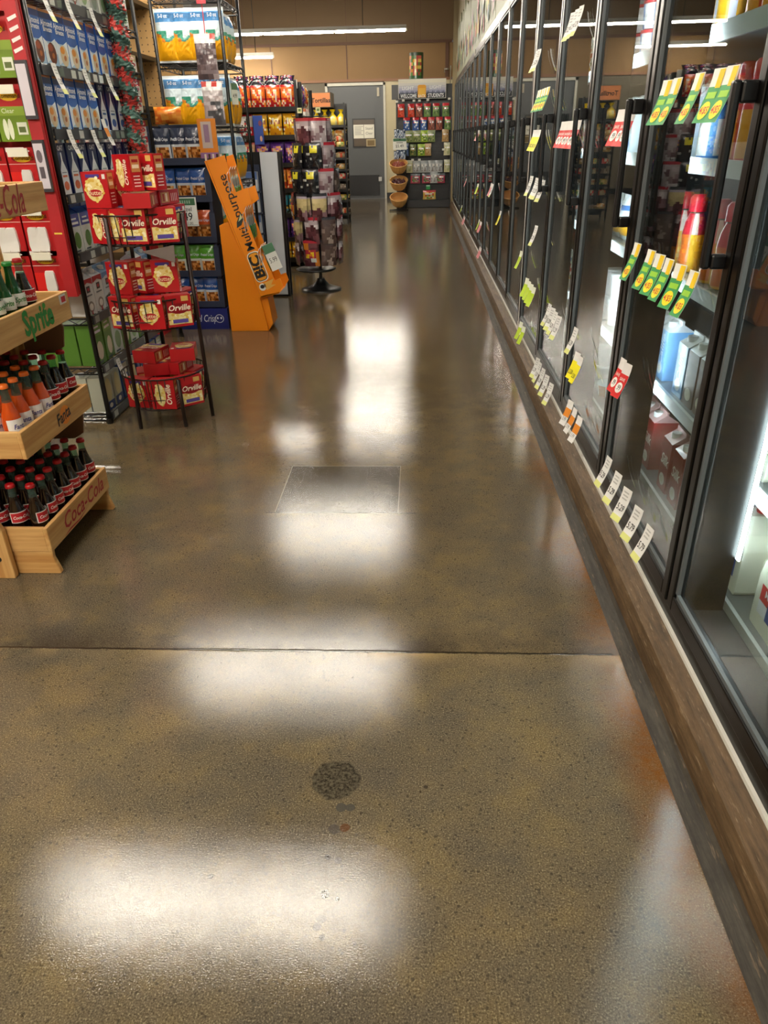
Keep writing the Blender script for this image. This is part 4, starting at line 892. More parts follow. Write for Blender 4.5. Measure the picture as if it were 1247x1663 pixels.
wire_rack('black wire rack of boxed plant drinks facing the aisle, garland on its far post', -2.30, -1.80, 3.88, 4.95, LV, 2.5, 'x')
rowsA = {1: (['alc', 'alc']+['alm']*6, 'first', .3), 2: (['alm']*5+['oat', 'oat', 'oat'], '', 0), 3: (['oao', 'oao', 'oat', 'oat', 'oat', 'oat', 'oat', 'oat'], '', 0), 4: (['org', 'org', 'org2', 'org', 'org2', 'org', 'org2', 'org'], '', 0),
         5: (['coc', 'coc', 'cob', 'cob', 'cop', 'cop', 'coc', 'cob'], '', 0), 6: (['soy', 'soy', 'sow', 'soy', 'sow', 'soy', 'sow', 'soy'], '', 0), 7: (['crm', 'crm', 'crb', 'crm', 'crb', 'crm', 'crb', 'crb'], '', 0), 0: (['sow', 'cop', 'org2', 'sow', 'cob', 'sow', 'org2', 'sow'], '', 0)}
PA = dict(alm=P_alm, alc=P_alc, oat=P_oat, oao=P_oao, org=P_org, org2=P_org2, coc=P_coc, cob=P_cob, cop=P_cop, soy=P_soy, sow=P_sow, crm=P_crm, crb=P_crb)
WA = dict(alm='blue almond drink carton', alc='blue and brown almond carton', oat='navy oat carton with white bottle', oao='navy oat carton with orange mark', org='white and green oat carton', org2='grey-white oat carton', coc='white coconut carton with red top', cob='white coconut carton with blue top', cop='white coconut carton with purple top', soy='green soy drink carton', sow='white soy drink carton', crm='cream rice drink carton', crb='blue and cream rice drink carton')
LN = ['top', 'second', 'third', 'fourth', 'fifth', 'sixth', 'seventh', 'lowest']
for lv, (kinds, _, _2) in rowsA.items():
    for i, k in enumerate(kinds):
        for dpt in range(2 if lv in (3, 4, 5, 6, 7) and i == 0 else 1):
            y = 3.965+i*.133; x = -1.855-dpt*.10
            PA[k].put((x, y, LV[lv]), '%s, %s shelf, drinks rack, %s from near end%s' % (WA[k], LN[lv], NTH[i], ', back row' if dpt else ''), 'boxed plant drinks on the wire rack', PI/2+random.uniform(-.06, .06))
# end-on cartons seen between the posts below the red display
for j, (k, x, lv) in enumerate([('crm', -2.07, 7), ('crb', -2.18, 7), ('soy', -2.06, 6), ('sow', -2.17, 6), ('coc', -2.06, 5), ('cob', -2.17, 5)]):
    PA[k].put((x, 3.95, LV[lv]), '%s at near end of %s drinks shelf, %s column back' % (WA[k], LN[lv], NTH[2+j % 2]), 'boxed plant drinks on the wire rack', PI/2)
# shelf tags hanging from the rails
def atags(lst):
    for i, (k, y, z, kick) in enumerate(lst):
        P_t[k].put((-1.782, y, z), '%s hanging from the drinks rack, %s counting from the top down' % (TW[k], NTH[i]), 'price tags on the drinks rack', PI/2, sc=(1.05, 1, 1.15))
atags([('white', 4.05, 2.10, 0), ('white', 4.32, 2.10, 0), ('white', 4.62, 2.10, 0), ('white', 4.02, 1.80, 0), ('white', 4.38, 1.80, 0), ('white', 4.70, 1.80, 0), ('white', 4.05, 1.515, 0), ('orange', 4.52, 1.57, 0), ('white', 4.35, 1.515, 0), ('white', 4.35, .62, 0), ('white', 4.10, .32, 0)])
# christmas garland
b = MB(); q = random.Random(9); cz = 1.28
gx, gy = -1.755, 4.93
N = 190
core = []; cols = []
for i in range(N+1):
    z = 1.25+1.40*i/N; ox, oy = .012*math.sin(i*.33), .012*math.cos(i*.33)
    for k in range(16):
        a = 2*PI*k/16; r = .043+q.uniform(-.006, .010); core.append((gx+ox+r*math.cos(a), gy+oy+r*math.sin(a), z+q.uniform(-.003, .003)))
gcol = lambda i, k: (q.choice(['#c23a34', '#a83230', '#d05048']) if ((i+k*1.2)/17+.12*math.sin(k*2.1)) % 1.0 < .42 else q.choice(['#4c6e66', '#5d7f74', '#3d5a54']))
b.add(core, [(i*16+k, i*16+(k+1) % 16, (i+1)*16+(k+1) % 16, (i+1)*16+k) for i in range(N) for k in range(16)], [gcol(i, k) for i in range(N) for k in range(16)])
for i in range(0, N, 1):
    for k in range(10):
        a = q.uniform(0, 2*PI); L = q.uniform(.05, .062); z = 1.25+1.40*i/N; ex, ey = gx+math.cos(a)*L, gy+math.sin(a)*L
        b.add([(gx+.04*math.cos(a), gy+.04*math.sin(a), z), (ex-math.sin(a)*.006, ey+math.cos(a)*.006, z+q.uniform(-.012, .012)), (ex+math.sin(a)*.006, ey-math.cos(a)*.006, z)], [(0, 1, 2)], gcol(i, (a/(2*PI)*16)))
tag(b.build('tinsel_garland', 'fuzzy'), 'red and green tinsel garland wound down the far post of the drinks rack', 'garland', kind=None)

# ================================================================== wire racks and pegboard behind
t = thing('pegboard_shelf', 'tan pegboard backed shelf unit, bare, behind the drinks rack', 'shelf unit')
b = MB(); b.box(-3.2, 7.3, 0, -2.02, 7.34, 3.0); b.build('pegboard', 'peg', t)
b = MB()
for i in range(22):
    for k in range(34):
        x = -2.06-i*.05; z = 1.3+k*.05; b.ell(front(7.3), x, z, .006, .006, '#4a3820', .001, 6)
b.build('peg_holes', 'paper', t)
for z in (.1, .5, .9, 1.30, 1.72, 2.10, 2.48):
    MB().box(-3.1, 6.6, z-.03, -2.3, 7.28, z).build('shelf', 'black', t)
wire_rack('black wire rack of small boxes between the garland and the yellow bags', -2.34, -1.99, 5.22, 5.93, [2.14, 1.89, 1.64, 1.385, .9, .4], 2.9, 'x', rails=False, step=.08)
q = random.Random(21)
def d_tea(c1):
    def f(b, F, w, h):
        b.rect(F, -w/2, h*.62, w/2, h, c1); b.ell(F, 0, h*.8, w*.3, h*.08, '#f0e6dc', .0012); b.rect(F, -w*.38, h*.1, w*.38, h*.3, '#d0c8bc'); b.ell(F, w*.2, h*.42, w*.14, h*.1, '#b8404a', .002)
    return f
P_tea = [pbox(.15, .07, .16, '#dcdad4', d_tea(c), 'tea_box', 'box') for c in ('#b02430', '#c8b890', '#7d9a4c')]
for j, (z, k, lv, nn) in enumerate([(2.142, 1, 'top', 1), (1.892, 1, 'second', 1), (1.642, 0, 'third', 2), (1.387, 0, 'fourth', 2), (.902, 2, 'fifth', 2)]):
    for i in range(4):
        for up in range(nn):
            if j == 0: P_sow.put((-2.06, 5.30+i*.165, z), 'pale yellow carton on top wire shelf behind the garland, %s from near end' % NTH[i], 'cartons behind the garland', PI/2, sc=(1.2, 1.1, .95))
            else: P_tea[k].put((-2.04, 5.31+i*.165, z+up*.102), '%s box behind the garland, %s shelf, %s from near end, %s' % (['red and white', 'cream', 'green and white'][k], lv, NTH[i], 'upper' if up else 'lower'), 'boxes behind the garland', PI/2, sc=(1, 1, .62))
for j, (z, lv) in enumerate([(1.642, 'third'), (1.387, 'fourth'), (.902, 'fifth')]):
    for i in range(1): P_tea[0].put((-2.19, 5.28, z), 'red and white box behind the garland, %s shelf, near end, second row' % lv, 'boxes behind the garland', 0, sc=(1, 1, .62))

# ================================================================== three tier popcorn basket stand
PX, PY, PR = -1.475, 4.0, .237
t = thing('basket_stand', 'dark wire stand with three round baskets of red popcorn boxes', 'display stand', (0, 0, 0))
for a, top in ((-1.95, 1.12), (-.12, 1.12), (-.95, .28), (2.2, 1.12)):
    r1 = PR+.004; b = MB(); b.tube([(PX+r1*math.cos(a), PY+r1*math.sin(a), top), (PX+(r1+.02)*math.cos(a), PY+(r1+.02)*math.sin(a), 0.012)], .011, 7); b.build('leg', 'rackm', t)
for z0, z1 in ((.985, 1.128), (.555, .708), (.110, .290)):
    b = MB()
    for zz, r, th in ((z1, PR, .0045), (z0, PR-.02, .0045), ((z0+z1)/2-.03, PR-.01, .0025)):
        b.tube([(PX+r*math.cos(k*PI/18), PY+r*math.sin(k*PI/18), zz) for k in range(36)], th, 5, closed=True)
    for k in range(40):
        a = k*2*PI/40; b.tube([(PX+PR*math.cos(a), PY+PR*math.sin(a), z1), (PX+(PR-.02)*math.cos(a), PY+(PR-.02)*math.sin(a), z0)], .0028, 4)
    for k in range(-4, 5):
        x = k*.045; yy = math.sqrt(max(0, (PR-.02)**2-x*x)); b.tube([(PX+x, PY-yy, z0), (PX+x, PY+yy, z0)], .002, 4)
    b.build('wire_basket', 'rackm', t)
MB().prism([(-1.42, .955), (-1.245, .985), (-1.25, .90)], (0, 3.80, 0), (1, 0, 0), (0, 0, 1), (0, .004, 0)).build('price_plate', 'plate', t)
pops = [
 # x, y, z, rotation, print kind, tilt
 (-1.60, 3.845, .99, -.45, 2), (-1.515, 3.83, .99, -.18, 2), (-1.43, 3.815, .99, -.02, 1), (-1.305, 3.865, .99, .42, 1), (-1.30, 4.02, .99, 1.2, 0), (-1.62, 4.0, .99, -1.3, 0), (-1.45, 4.02, .99, .1, 0), (-1.46, 4.14, .99, 0, 0),
 (-1.60, 3.86, 1.158, -.12, 0), (-1.62, 4.02, 1.158, .1, 0), (-1.50, 4.0, 1.158, .15, 0), (-1.455, 3.90, 1.231, -.62, 2), (-1.36, 3.95, 1.231, -.5, 1),
 (-1.575, 3.84, .56, -.25, 1), (-1.42, 3.815, .56, .12, 0), (-1.30, 3.88, .56, .5, 1), (-1.62, 3.99, .56, -1.3, 0), (-1.45, 3.98, .56, .1, 0), (-1.30, 4.03, .56, 1.2, 0), (-1.50, 3.95, .728, -.5, 1), (-1.36, 3.95, .728, .15, 0), (-1.58, 3.90, .728, -.2, 0),
 (-1.57, 3.845, .115, -.2, 0), (-1.425, 3.815, .115, .02, 2), (-1.305, 3.88, .115, .7, 1), (-1.60, 4.0, .115, -1.2, 0), (-1.45, 3.99, .115, .1, 1), (-1.31, 4.03, .115, 1.3, 0)]
flat = [(-1.40, 3.84, 1.160, .1), (-1.34, 4.03, 1.160, -.3), (-1.52, 3.95, .282, .3), (-1.38, 3.98, .282, -.2), (-1.45, 4.08, .282, .1), (-1.50, 3.96, .352, -.2), (-1.36, 4.0, .352, .2)]
tn = lambda z: 'bottom' if z < .5 else ('middle' if z < .95 else 'top')
cnt = {}
for x, y, z, r, k in pops:
    T = tn(z); cnt[T] = cnt.get(T, 0)+1; up = 'piled on top' if z in (1.158, 1.326, .728) else 'standing'
    P_pop[k].put((x, y, z+.004), 'red popcorn box, %s, %s basket, %s from near left, %s' % (up, T, NTH[cnt[T]-1], ['bowl picture', 'white script name', 'upright lettering'][k]), 'popcorn boxes in the wire baskets', r)
for i, (x, y, z, r) in enumerate(flat): P_pop[i % 2].put((x, y+.08, z+.036), 'red popcorn box lying flat in the %s basket, %s of those lying' % ('top' if z > 1 else 'bottom', NTH[i]), 'popcorn boxes lying flat', r, rx=PI/2)

# ================================================================== end shelf of tall yellow and blue bags
RX0, RX1, RY0, RY1 = -2.06, -1.53, 6.56, 7.22
wire_rack('black wire end rack stacked with tall yellow, white and blue bags', RX0, RX1, RY0, RY1, [2.42, 2.0, 1.555, 1.14, .70, .25], 2.75, 'x', rails=False)
TN = ['top', 'second', 'third', 'fourth', 'lowest']
for j, z in enumerate((2.0, 1.555, 1.14, .70, .25)):
    for i in range(4): P_yb.put((RX0+.075+i*.128, RY0+.07, z+.002), 'tall yellow and blue bag facing the camera, %s shelf, %s from left' % (TN[j], NTH[i]), 'tall yellow and blue bags', random.uniform(-.05, .05))
    if j > 2: continue
    for i in range(3): P_yb.put((RX1-.06, RY0+.24+i*.145, z+.002), 'tall yellow and blue bag facing the aisle, %s shelf, %s from near end' % (TN[j], NTH[i]), 'tall yellow and blue bags', PI/2+random.uniform(-.04, .04))
b = MB(); b.box(-.035, -.004, -.15, .035, .004, 0, '#dcdccf'); F = front(-.004); b.rect(F, -.035, -.045, .035, 0, '#5c7a5c'); b.text(F, '4.99', 0, -.09, .045, '#3a3a36', .0012, .01, 0, 0, .6)
Proto('shelf_sign', 'price sign', [('shelf_sign', b.mesh('shelf_sign', 'paper'))]).put((-1.515, 6.72, 1.86), 'small green-topped price card on the aisle side of the yellow bag rack', None, PI/3)
# clip strip with two clear bags of small toys or sweets
t = thing('clip_strip', 'thin red clip strip hanging in front of the yellow bags', 'clip strip')
MB().tube([(-1.635, 6.46, 2.62), (-1.635, 6.455, 1.32)], .004, 5).build('strip', 'red', t)
MB().box(-1.67, 6.445, 2.36, -1.60, 6.45, 2.47, '#c02838').rect(front(6.445), -1.665, 2.41, -1.605, 2.46, '#f0d840').build('topper', 'carton', t)
def sausage(seed):
    q = random.Random(seed); b = MB()
    def f(u, v):
        if v > .86: return '#b84038' if q.random() < .5 else '#e0d4d0'
        if v > .72: return '#d8d8d8'
        return q.choice(['#6a5a5c', '#5c4c50', '#a89c9e', '#8a7c80', '#54484c']) if seed == 1 else ('#55565a' if .18 < u < .85 and v < .5 and q.random() < .8 else q.choice(['#c8c0c2', '#b0a6a8', '#a89a9a']))  # palest greys are glints of the clear bag, painted in
    cell = {}; f0 = f
    def f(u, v):
        k = (int(u*4+v), int(v*9))
        if k not in cell: cell[k] = f0(u, v)
        return cell[k]
    b.pillow(.165, .30, .05, f, nx=16, ny=24, z0=-.30, back='#b8b0b0', jit=.15)
    return Proto('clear_gift_bag', 'bag', [('clear_gift_bag', b.mesh('clear_gift_bag', 'foil'))])
sausage(1).put((-1.635, 6.42, 2.17), 'clear bag with dark contents hanging on the red strip, upper one')
sausage(2).put((-1.620, 6.42, 1.86), 'clear bag with grey contents hanging on the red strip, lower one')

# ================================================================== navy pretzel crisps display
t = thing('pretzel_display', 'navy cardboard tray display of pretzel crisp bags with blue base', 'display stand')
X0, X1, Y0, Y1 = -2.115, -1.675, 6.19, 6.52
for xa, xb_ in ((X0-.01, X0+.02), (X1-.02, X1+.005)): MB().box(xa, Y0+.02, .10, xb_, Y1-.02, 1.56).build('side_panel', 'navy', t)
MB().box(X0, Y1-.02, .10, X1, Y1, 1.57).build('back_panel', 'navy', t)
tr = [(1.285, 1.335), (1.015, 1.065), (.705, .755), (.438, .488), (.185, .235)]
for j, (z0, z1) in enumerate(tr):
    b = MB(); e = .02 if j == 0 else 0
    b.box(X0-.01-e, Y0, z0, X1+.01, Y0+.012, z1).box(X0, Y0+.012, z0, X1, Y1-.02, z0+.012)
    b.prism([(Y0, z0), (Y0+.012, z1+.18), (Y0+.10, z1+.20), (Y0+.10, z0)], (X0-.015-e, 0, 0), (0, 1, 0), (0, 0, 1), (.045, 0, 0)).prism([(Y0, z0), (Y0+.012, z1+.18), (Y0+.10, z1+.20), (Y0+.10, z0)], (X1-.03, 0, 0), (0, 1, 0), (0, 0, 1), (.045, 0, 0))
    b.build('tray', 'navy', t)
b = MB(); b.box(X0, Y0-.004, 0, X1+.03, Y1, .175); ba = b.build('base', 'royal', t)
b = MB(); F = front(Y0-.0045); b.text(F, 'Pretzel Crisps', -1.875, .09, .085, '#dfe3f0', .001, .0, .25, 0, .62); b.ell(F, -1.72, .09, .038, .036, '#dfe3f0', .001, 16); b.ell(F, -1.72, .09, .033, .031, '#15206e', .0015, 16); b.ell(F, -1.735, .095, .008, .01, '#dfe3f0', .002); b.ell(F, -1.705, .095, .008, .01, '#dfe3f0', .002)
b.ell(F, -2.08, .09, .025, .036, '#dfe3f0', .001, 16); b.ell(F, -2.08, .09, .02, .031, '#15206e', .0015, 16); b.build('white_lettering', 'paper', ba)
for j, (col, wd) in enumerate([('navy', 'navy-topped'), ('blue', 'blue-topped'), ('orange', 'orange-topped'), ('green', 'green-topped'), ('blue', 'dark blue-topped')]):
    for i in range(3): P_prz[col].put((X0+.095+i*.125, Y0+.055+.02*(i % 2), tr[j][0]+.014), '%s pretzel bag, %s tray of the navy display, %s from left' % (wd, NTH[j], NTH[i]), 'pretzel crisp bags', random.uniform(-.06, .06), sc=(1, 1, .97 if j else 1.02))
b = MB(); b.pillow(.22, .12, .10, lambda u, v: random.choice(['#e0862c', '#d86a20', '#e89c3c']), z0=0); 
Proto('orange_snack_bag', 'bag', [('orange_snack_bag', b.mesh('orange_snack_bag', 'foil'))]).put((-1.99, 6.40, 1.575), 'orange bag lying on top of the navy pretzel display')
b = MB(); b.box(-1.955, 6.03, .852, -1.75, 6.036, 1.062, '#e4e6e2'); F = front(6.03); b.rect(F, -1.945, 1.005, -1.76, 1.055, '#3c6a4a'); [b.rect(F, -1.915+k*.018, 1.018, -1.905+k*.018, 1.04, '#9ab8a0', .001) for k in range(7)]; b.text(F, 'Pretzel', -1.853, .975, .045, '#22221f', .001, .005); b.text(F, '3.49', -1.853, .92, .082, '#22221f', .001, .01, 0, 0, .9); b.text(F, 'Save $1.00', -1.853, .872, .028, '#22221f', .001)
b.rect(F, -1.948, .858, -1.757, .861, '#3c4a42'); b.tube([(-1.77, 6.04, .95), (-1.77, 6.19, .95)], .004, 5, '#888888')
tag(b.build('price_sign', 'paper'), 'white price sign reading 3.49 with green top in front of the pretzel bags', 'price sign')
# small red oval-logo stand at the left of it, orange chip bags under
t = thing('counter_stand', 'narrow red cardboard stand with white oval between wire rack and pretzel display', 'display stand')
b = MB(); b.box(-2.22, 5.98, 0, -2.15, 6.16, .97); b.build('stand_body', 'red', t); b = MB(); b.ell(front(5.98), -2.185, .85, .028, .075, '#d8d4cc', .001, 18); b.ell(front(5.98), -2.185, .85, .014, .05, '#4a3a34', .002, 12); b.build('oval_logo', 'paper', t)

# ================================================================== orange lighter display
OY0, OY1 = 6.10, 6.34
t = thing('lighter_display', 'orange cardboard stand with slanted tray of long utility lighters, Multi purpose lettering', 'display stand')
st = [(-1.606, .0), (-1.285, .0), (-1.262, .28), (-1.345, .36), (-1.44, .90), (-1.52, .885), (-1.606, .845)]
MB().prism([(-1.606, .0), (-1.285, .0), (-1.335, .30), (-1.53, .87), (-1.56, .865), (-1.606, .845)], (0, OY0, 0), (1, 0, 0), (0, 0, 1), (0, OY1-OY0+.05, 0)).prism([(-1.285, 0), (-1.335, .30), (-1.27, .27), (-1.245, .06)], (0, OY0+.02, 0), (1, 0, 0), (0, 0, 1), (0, OY1-OY0-.02, 0)).build('stand', 'orange', t, bevel=.003)
tray = [(-1.642, 1.315), (-1.495, 1.35), (-1.437, 1.09), (-1.342, 1.122), (-1.318, 1.018), (-1.378, .98), (-1.375, .90), (-1.305, .665), (-1.262, .62), (-1.19, .42), (-1.145, .435), (-1.125, .375), (-1.165, .32), (-1.315, .285)]
for y in (OY0-.03, OY1+.02):
    s_ = MB().prism(tray, (0, y, 0), (1, 0, 0), (0, 0, 1), (0, .01, 0)).build('tray_side', 'orange', t)
    if y < OY0:
        ex, ez = -1.315+1.642, .285-1.315; L = math.hypot(ex, ez); U = Vector((-ex/L, 0, -ez/L)); V = None
        # up direction of the letters points to the left of the tray
        F = Fr((-1.315, y, .285), U, Vector((-U.z, 0, U.x)))
        b = MB()
        def rr(cx, cy, hw, hh, r, col, l):
            pts = []
            for (sx, sy, a0) in ((1, 1, 0), (-1, 1, PI/2), (-1, -1, PI), (1, -1, 3*PI/2)):
                for k in range(6): a = a0+k*PI/10; pts.append((cx+sx*(hw-r)+r*math.cos(a), cy+sy*(hh-r)+r*math.sin(a)))
            b.poly(F, pts, col, l)
        rr(.235, -.07, .122, .056, .038, '#f4efe0', .001); rr(.235, -.07, .114, .049, .033, '#26221c', .0016); rr(.235, -.07, .109, .044, .03, '#f0a020', .0022)
        b.text(F, 'BiC', .235, -.07, .115, '#1e1a16', .003, .045, .0, 0, 1.05)
        b.text(F, 'Multi', .46, -.075, .092, '#26221c', .003, .01); b.poly(F, [(.56, -.03), (.60, -.045), (.655, -.10), (.605, -.105), (.57, -.075)], '#26302a', .003, ); b.poly(F, [(.60, -.06), (.65, -.10), (.615, -.10)], '#c8d0a0', .0035)
        b.text(F, 'purpose', .79, -.075, .098, '#26221c', .003, .01)
        b.ell(F, .075, -.045, .030, .030, '#f0ece0', .002, 16); b.ell(F, .078, -.045, .016, .018, '#1c1a18', .003, 14); b.poly(F, [(.04, -.07), (.10, -.06), (.11, -.16), (.07, -.12), (.06, -.16)], '#e8b050', .002)
        b.build('black_lettering', 'paper', s_)
MB().prism([(-1.655, 1.31), (-1.645, 1.315), (-1.318, .285), (-1.33, .28)], (0, OY0-.03, 0), (1, 0, 0), (0, 0, 1), (0, OY1-OY0+.06, 0)).prism([(-1.33, .28), (-1.165, .315), (-1.15, .33), (-1.32, .295)], (0, OY0-.03, 0), (1, 0, 0), (0, 0, 1), (0, OY1-OY0+.06, 0)).build('tray_back', 'orange', t)
# lighter packs leaning in the tray
q = random.Random(12)
def lighter():
    b = MB(); b.box(-.04, -.004, 0, .04, 0, .26, '#d8d4c8').rect(front(-.004), -.04, .20, .04, .26, '#e88a20', .001)
    for k, c in enumerate(('#5c9a34', '#3c8a6a')): b.box(-.028+k*.03, -.02, .02, -.012+k*.03, -.005, .12, c).box(-.024+k*.03, -.014, .12, -.016+k*.03, -.008, .19, '#9a9a98')
    return Proto('lighter_pack', 'lighter pack', [('lighter_pack', b.mesh('lighter_pack', 'foil'))])
PL = lighter()
for j in range(3):
    for i in range(3):
        for k in range(2):
            s0 = .10+j*.30+k*.03; px = -1.315-s0*.303+.045+k*.03; pz = .285+s0*.953+.03
            PL.put((px+.0, OY0+.04+i*.085, pz), 'utility lighter pack in orange tray, %s tier up, %s from near side, %s' % (NTH[j], NTH[i], 'front' if k else 'back'), 'utility lighter packs', PI/2, ry=-.31)
b = MB(); b.box(-1.69, 6.12, 1.33, -1.55, 6.135, 1.60, '#d08030'); F = front(6.12); b.rect(F, -1.665, 1.40, -1.585, 1.58, '#b8a8a0', .001); b.rect(F, -1.645, 1.44, -1.605, 1.56, '#8a7088', .002); b.rect(F, -1.69, 1.33, -1.55, 1.37, '#8a6890', .001)
for k in range(6): b.box(-1.66+k*.03, 6.115, 1.30, -1.645+k*.03, 6.13, 1.36, '#3c342e' if k % 2 else '#c8c0b4')
tag(b.build('lighter_header_pack', 'foil'), 'orange and clear blister pack standing at the top of the orange tray', 'blister pack')
b = MB(); b.box(-.045, -.003, -.21, .045, .003, 0, '#e0e2dc').rect(front(-.003), -.045, -.07, .045, 0, '#4a7a5a', .001).text(front(-.003), '5.99', 0, -.13, .055, '#4a4a48', .0015, 0, 0, 0, .7)
Proto('price_sign', 'price sign', [('price_sign', b.mesh('price_sign', 'paper'))]).put((-1.235, 6.09, .70), 'small green and white price card clipped low on the orange lighter display', None, .2, ry=-.35)

# ================================================================== white backed display beside it
t = thing('cardboard_display', 'tall display with plain white side panel and black edge, right of the orange stand', 'display stand')
MB().prism([(-1.53, .02), (-1.362, .02), (-1.362, 1.342), (-1.53, 1.345)], (0, 7.6, 0), (1, 0, 0), (0, 0, 1), (0, .02, 0)).build('side_panel', 'whitec', t)
MB().box(-1.361, 7.598, 0, -1.335, 7.63, 1.345).box(-1.95, 7.72, 0, -1.335, 7.74, 1.345).box(-1.95, 7.62, 0, -1.93, 7.72, 1.3).build('frame', 'black', t)
for z in (.12, .45, .78, 1.11): MB().box(-1.93, 7.63, z-.02, -1.363, 7.72, z).build('shelf', 'black', t)
def d_fac(b, F, w, h): b.rect(F, -w/2, h*.6, w/2, h, '#5c78b0'); b.ell(F, -w*.2, h*.35, w*.14, h*.12, '#2c3040', .001); b.ell(F, w*.24, h*.5, w*.10, h*.09, '#20242c', .001); b.rect(F, -w*.4, h*.08, w*.3, h*.16, '#8a94a8', .001)
P_fac = pbox(.13, .06, .17, '#c8ccd4', d_fac, 'facial_tissue_box', 'box')
for j, z in enumerate((.25, .44, .63, .82, 1.01)):
    for i in range(3): P_fac.put((-1.62+i*.0-.14*(i), 7.53, z if j else z), 'blue and white box beside the white panel, %s from below, %s from aisle' % (NTH[j], NTH[i]), 'blue and white boxes', 0)
t = thing('box_stand', 'low grey stand holding the blue and white boxes', 'display stand')
for j, z in enumerate((.25, .44, .63, .82, 1.01)): MB().box(-2.0, 7.49, z-.014, -1.54, 7.585, z-.002).build('shelf', 'navy', t)
MB().box(-2.02, 7.49, 0, -2.0, 7.59, 1.24).box(-2.0, 7.57, 0, -1.54, 7.59, 1.24).build('back_panel', 'navy', t)

# ================================================================== spinner rack with hanging bags
SX, SY = -1.058, 7.96
t = thing('spinner_rack', 'black pole spinner rack with cone base hung with dried snack bags', 'spinner rack', (0, 0, 0))
MB().lathe([(.215, 0), (.215, .01), (.17, .022), (.09, .055), (.045, .10), (.04, .12)], 28, SX, SY).build('base', 'black', t)
MB().lathe([(.017, .1), (.017, 1.86)], 10, SX, SY).build('pole', 'black', t)
hb = []
q = random.Random(31)
for j, (z, n, r) in enumerate([(1.64, 6, .17), (1.43, 7, .21), (1.20, 8, .235), (.98, 8, .25), (.76, 8, .25), (.54, 7, .24)]):
    hk = MB(); hk.tube([(SX+.07*math.cos(k*PI/6), SY+.07*math.sin(k*PI/6), z) for k in range(12)], .005, 5, closed=True)
    for i in range(n):
        a = 2*PI*i/n+j*.35; hk.tube([(SX+.02*math.cos(a), SY+.02*math.sin(a), z), (SX+(r+.02)*math.cos(a), SY+(r+.02)*math.sin(a), z), (SX+(r+.025)*math.cos(a), SY+(r+.025)*math.sin(a), z+.02)], .004, 4)
        hb.append((j, i, a, r, z))
    hk.build('hook_ring', 'black', t)
MB().lathe([(.20, .20), (.215, .215), (.20, .222)], 24, SX-.05, SY+.02).build('tray', 'black', t)
kindj = [['clearp', 'clearp', 'spot', 'clearp', 'maroon'], ['clearp', 'clearp', 'silverp'], ['black', 'black', 'black', 'maroon', 'black', 'silverp', 'clearp'], ['tanlabel', 'maroon', 'maroon', 'spot', 'silverp'], ['maroon', 'silverp', 'maroon', 'tanlabel'], ['maroon', 'spot', 'maroon', 'spot', 'silverp']]
KB = {'maroon': 'maroon dried snack bag', 'black': 'black and yellow snack bag', 'clearp': 'clear bag with red header', 'spot': 'maroon bag with yellow spot', 'tanlabel': 'maroon bag with tan label', 'silverp': 'silver-brown snack bag'}
for j, i, a, r, z in hb:
    k = kindj[j][i % len(kindj[j])]; vis = math.sin(a)
    if k == 'black': k = 'silverp'
    if j in (1, 2) and vis < -.35 and -.85 < math.cos(a) < .45: k = 'black' if j == 1 or math.cos(a) < .1 else k
    if j == 3 and vis < -.6 and math.cos(a) < .3: k = 'tanlabel'
    side = 'facing the camera' if vis < -.5 else ('on the far side' if vis > .5 else ('on the aisle side' if math.cos(a) > 0 else 'on the shelf side'))
    for dd in ((0, .04) if vis < .3 else (0,)):
        P_hb[k].put((SX+(r-.01-dd)*math.cos(a), SY+(r-.01-dd)*math.sin(a), z), '%s, %s spinner ring, %s hook, %s%s' % (KB[k], NTH[j], NTH[i], side, ', inner' if dd else ''), 'snack bags on the spinner rack', a+PI/2+q.uniform(-.2, .2), rx=q.uniform(-.05, .12), sc=(1.05, 1, 1.08))
for x, wd in ((-1.138, 'left'), (-.962, 'right')):
    b = MB(); b.box(x-.022, 7.73, 1.665, x+.022, 7.735, 1.71, '#d8d4a0').rect(front(7.73), x-.012, 1.68, x+.012, 1.70, '#5c7a3c', .001)
    tag(b.build('hook_label', 'paper'), 'small yellow-green price label at the top of the spinner rack, %s one' % wd, 'price tag')

# ================================================================== chip shelf end facing the camera
GX0, GX1, GY = -2.25, -1.42, 9.5
t = thing('chip_gondola', 'black shelf unit of chip bags behind the white panelled display', 'shelf unit')
MB().box(GX0, GY+.40, 0, GX1, GY+.43, 2.05).box(GX0, GY+.43, 0, GX1-.1, 10.8, 2.0).build('back_panel', 'black', t)
GL = [1.765, 1.475, 1.18, .90, .62, .34, .10]
for z in GL: MB().box(GX0, GY, z-.03, GX1, GY+.40, z).box(GX0, GY-.01, z-.03, GX1, GY, z+.02).build('shelf', 'black', t)
MB().box(GX1-.03, GY, 0, GX1, GY+.03, 2.05).build('post', 'black', t); MB().box(GX1-.03, GY+.37, 0, GX1, GY+.40, 2.05).build('post', 'black', t)
ckinds = ['red', 'yellow', 'purple', 'orange', 'teal', 'purple', 'yellow']
WC = {'red': 'red and orange chip bag', 'yellow': 'yellow chip bag', 'purple': 'purple snack bag', 'dark': 'dark chip bag', 'pink': 'peach and red chip bag', 'orange': 'orange chip bag', 'teal': 'teal and red chip bag', 'silver': 'silver and red chip bag'}
for j, z in enumerate(GL):
    for i in range(4):
        k = ckinds[j] if not (i == 3 and j in (1, 2)) else ('pink' if j == 2 else 'silver')
        P_ch[k].put((GX1-.11-i*.175, GY+.06, z+.002), '%s, %s shelf of the black chip unit, %s from aisle' % (WC[k], NTH[j], NTH[i]), 'chip bags facing the camera', random.uniform(-.08, .08))
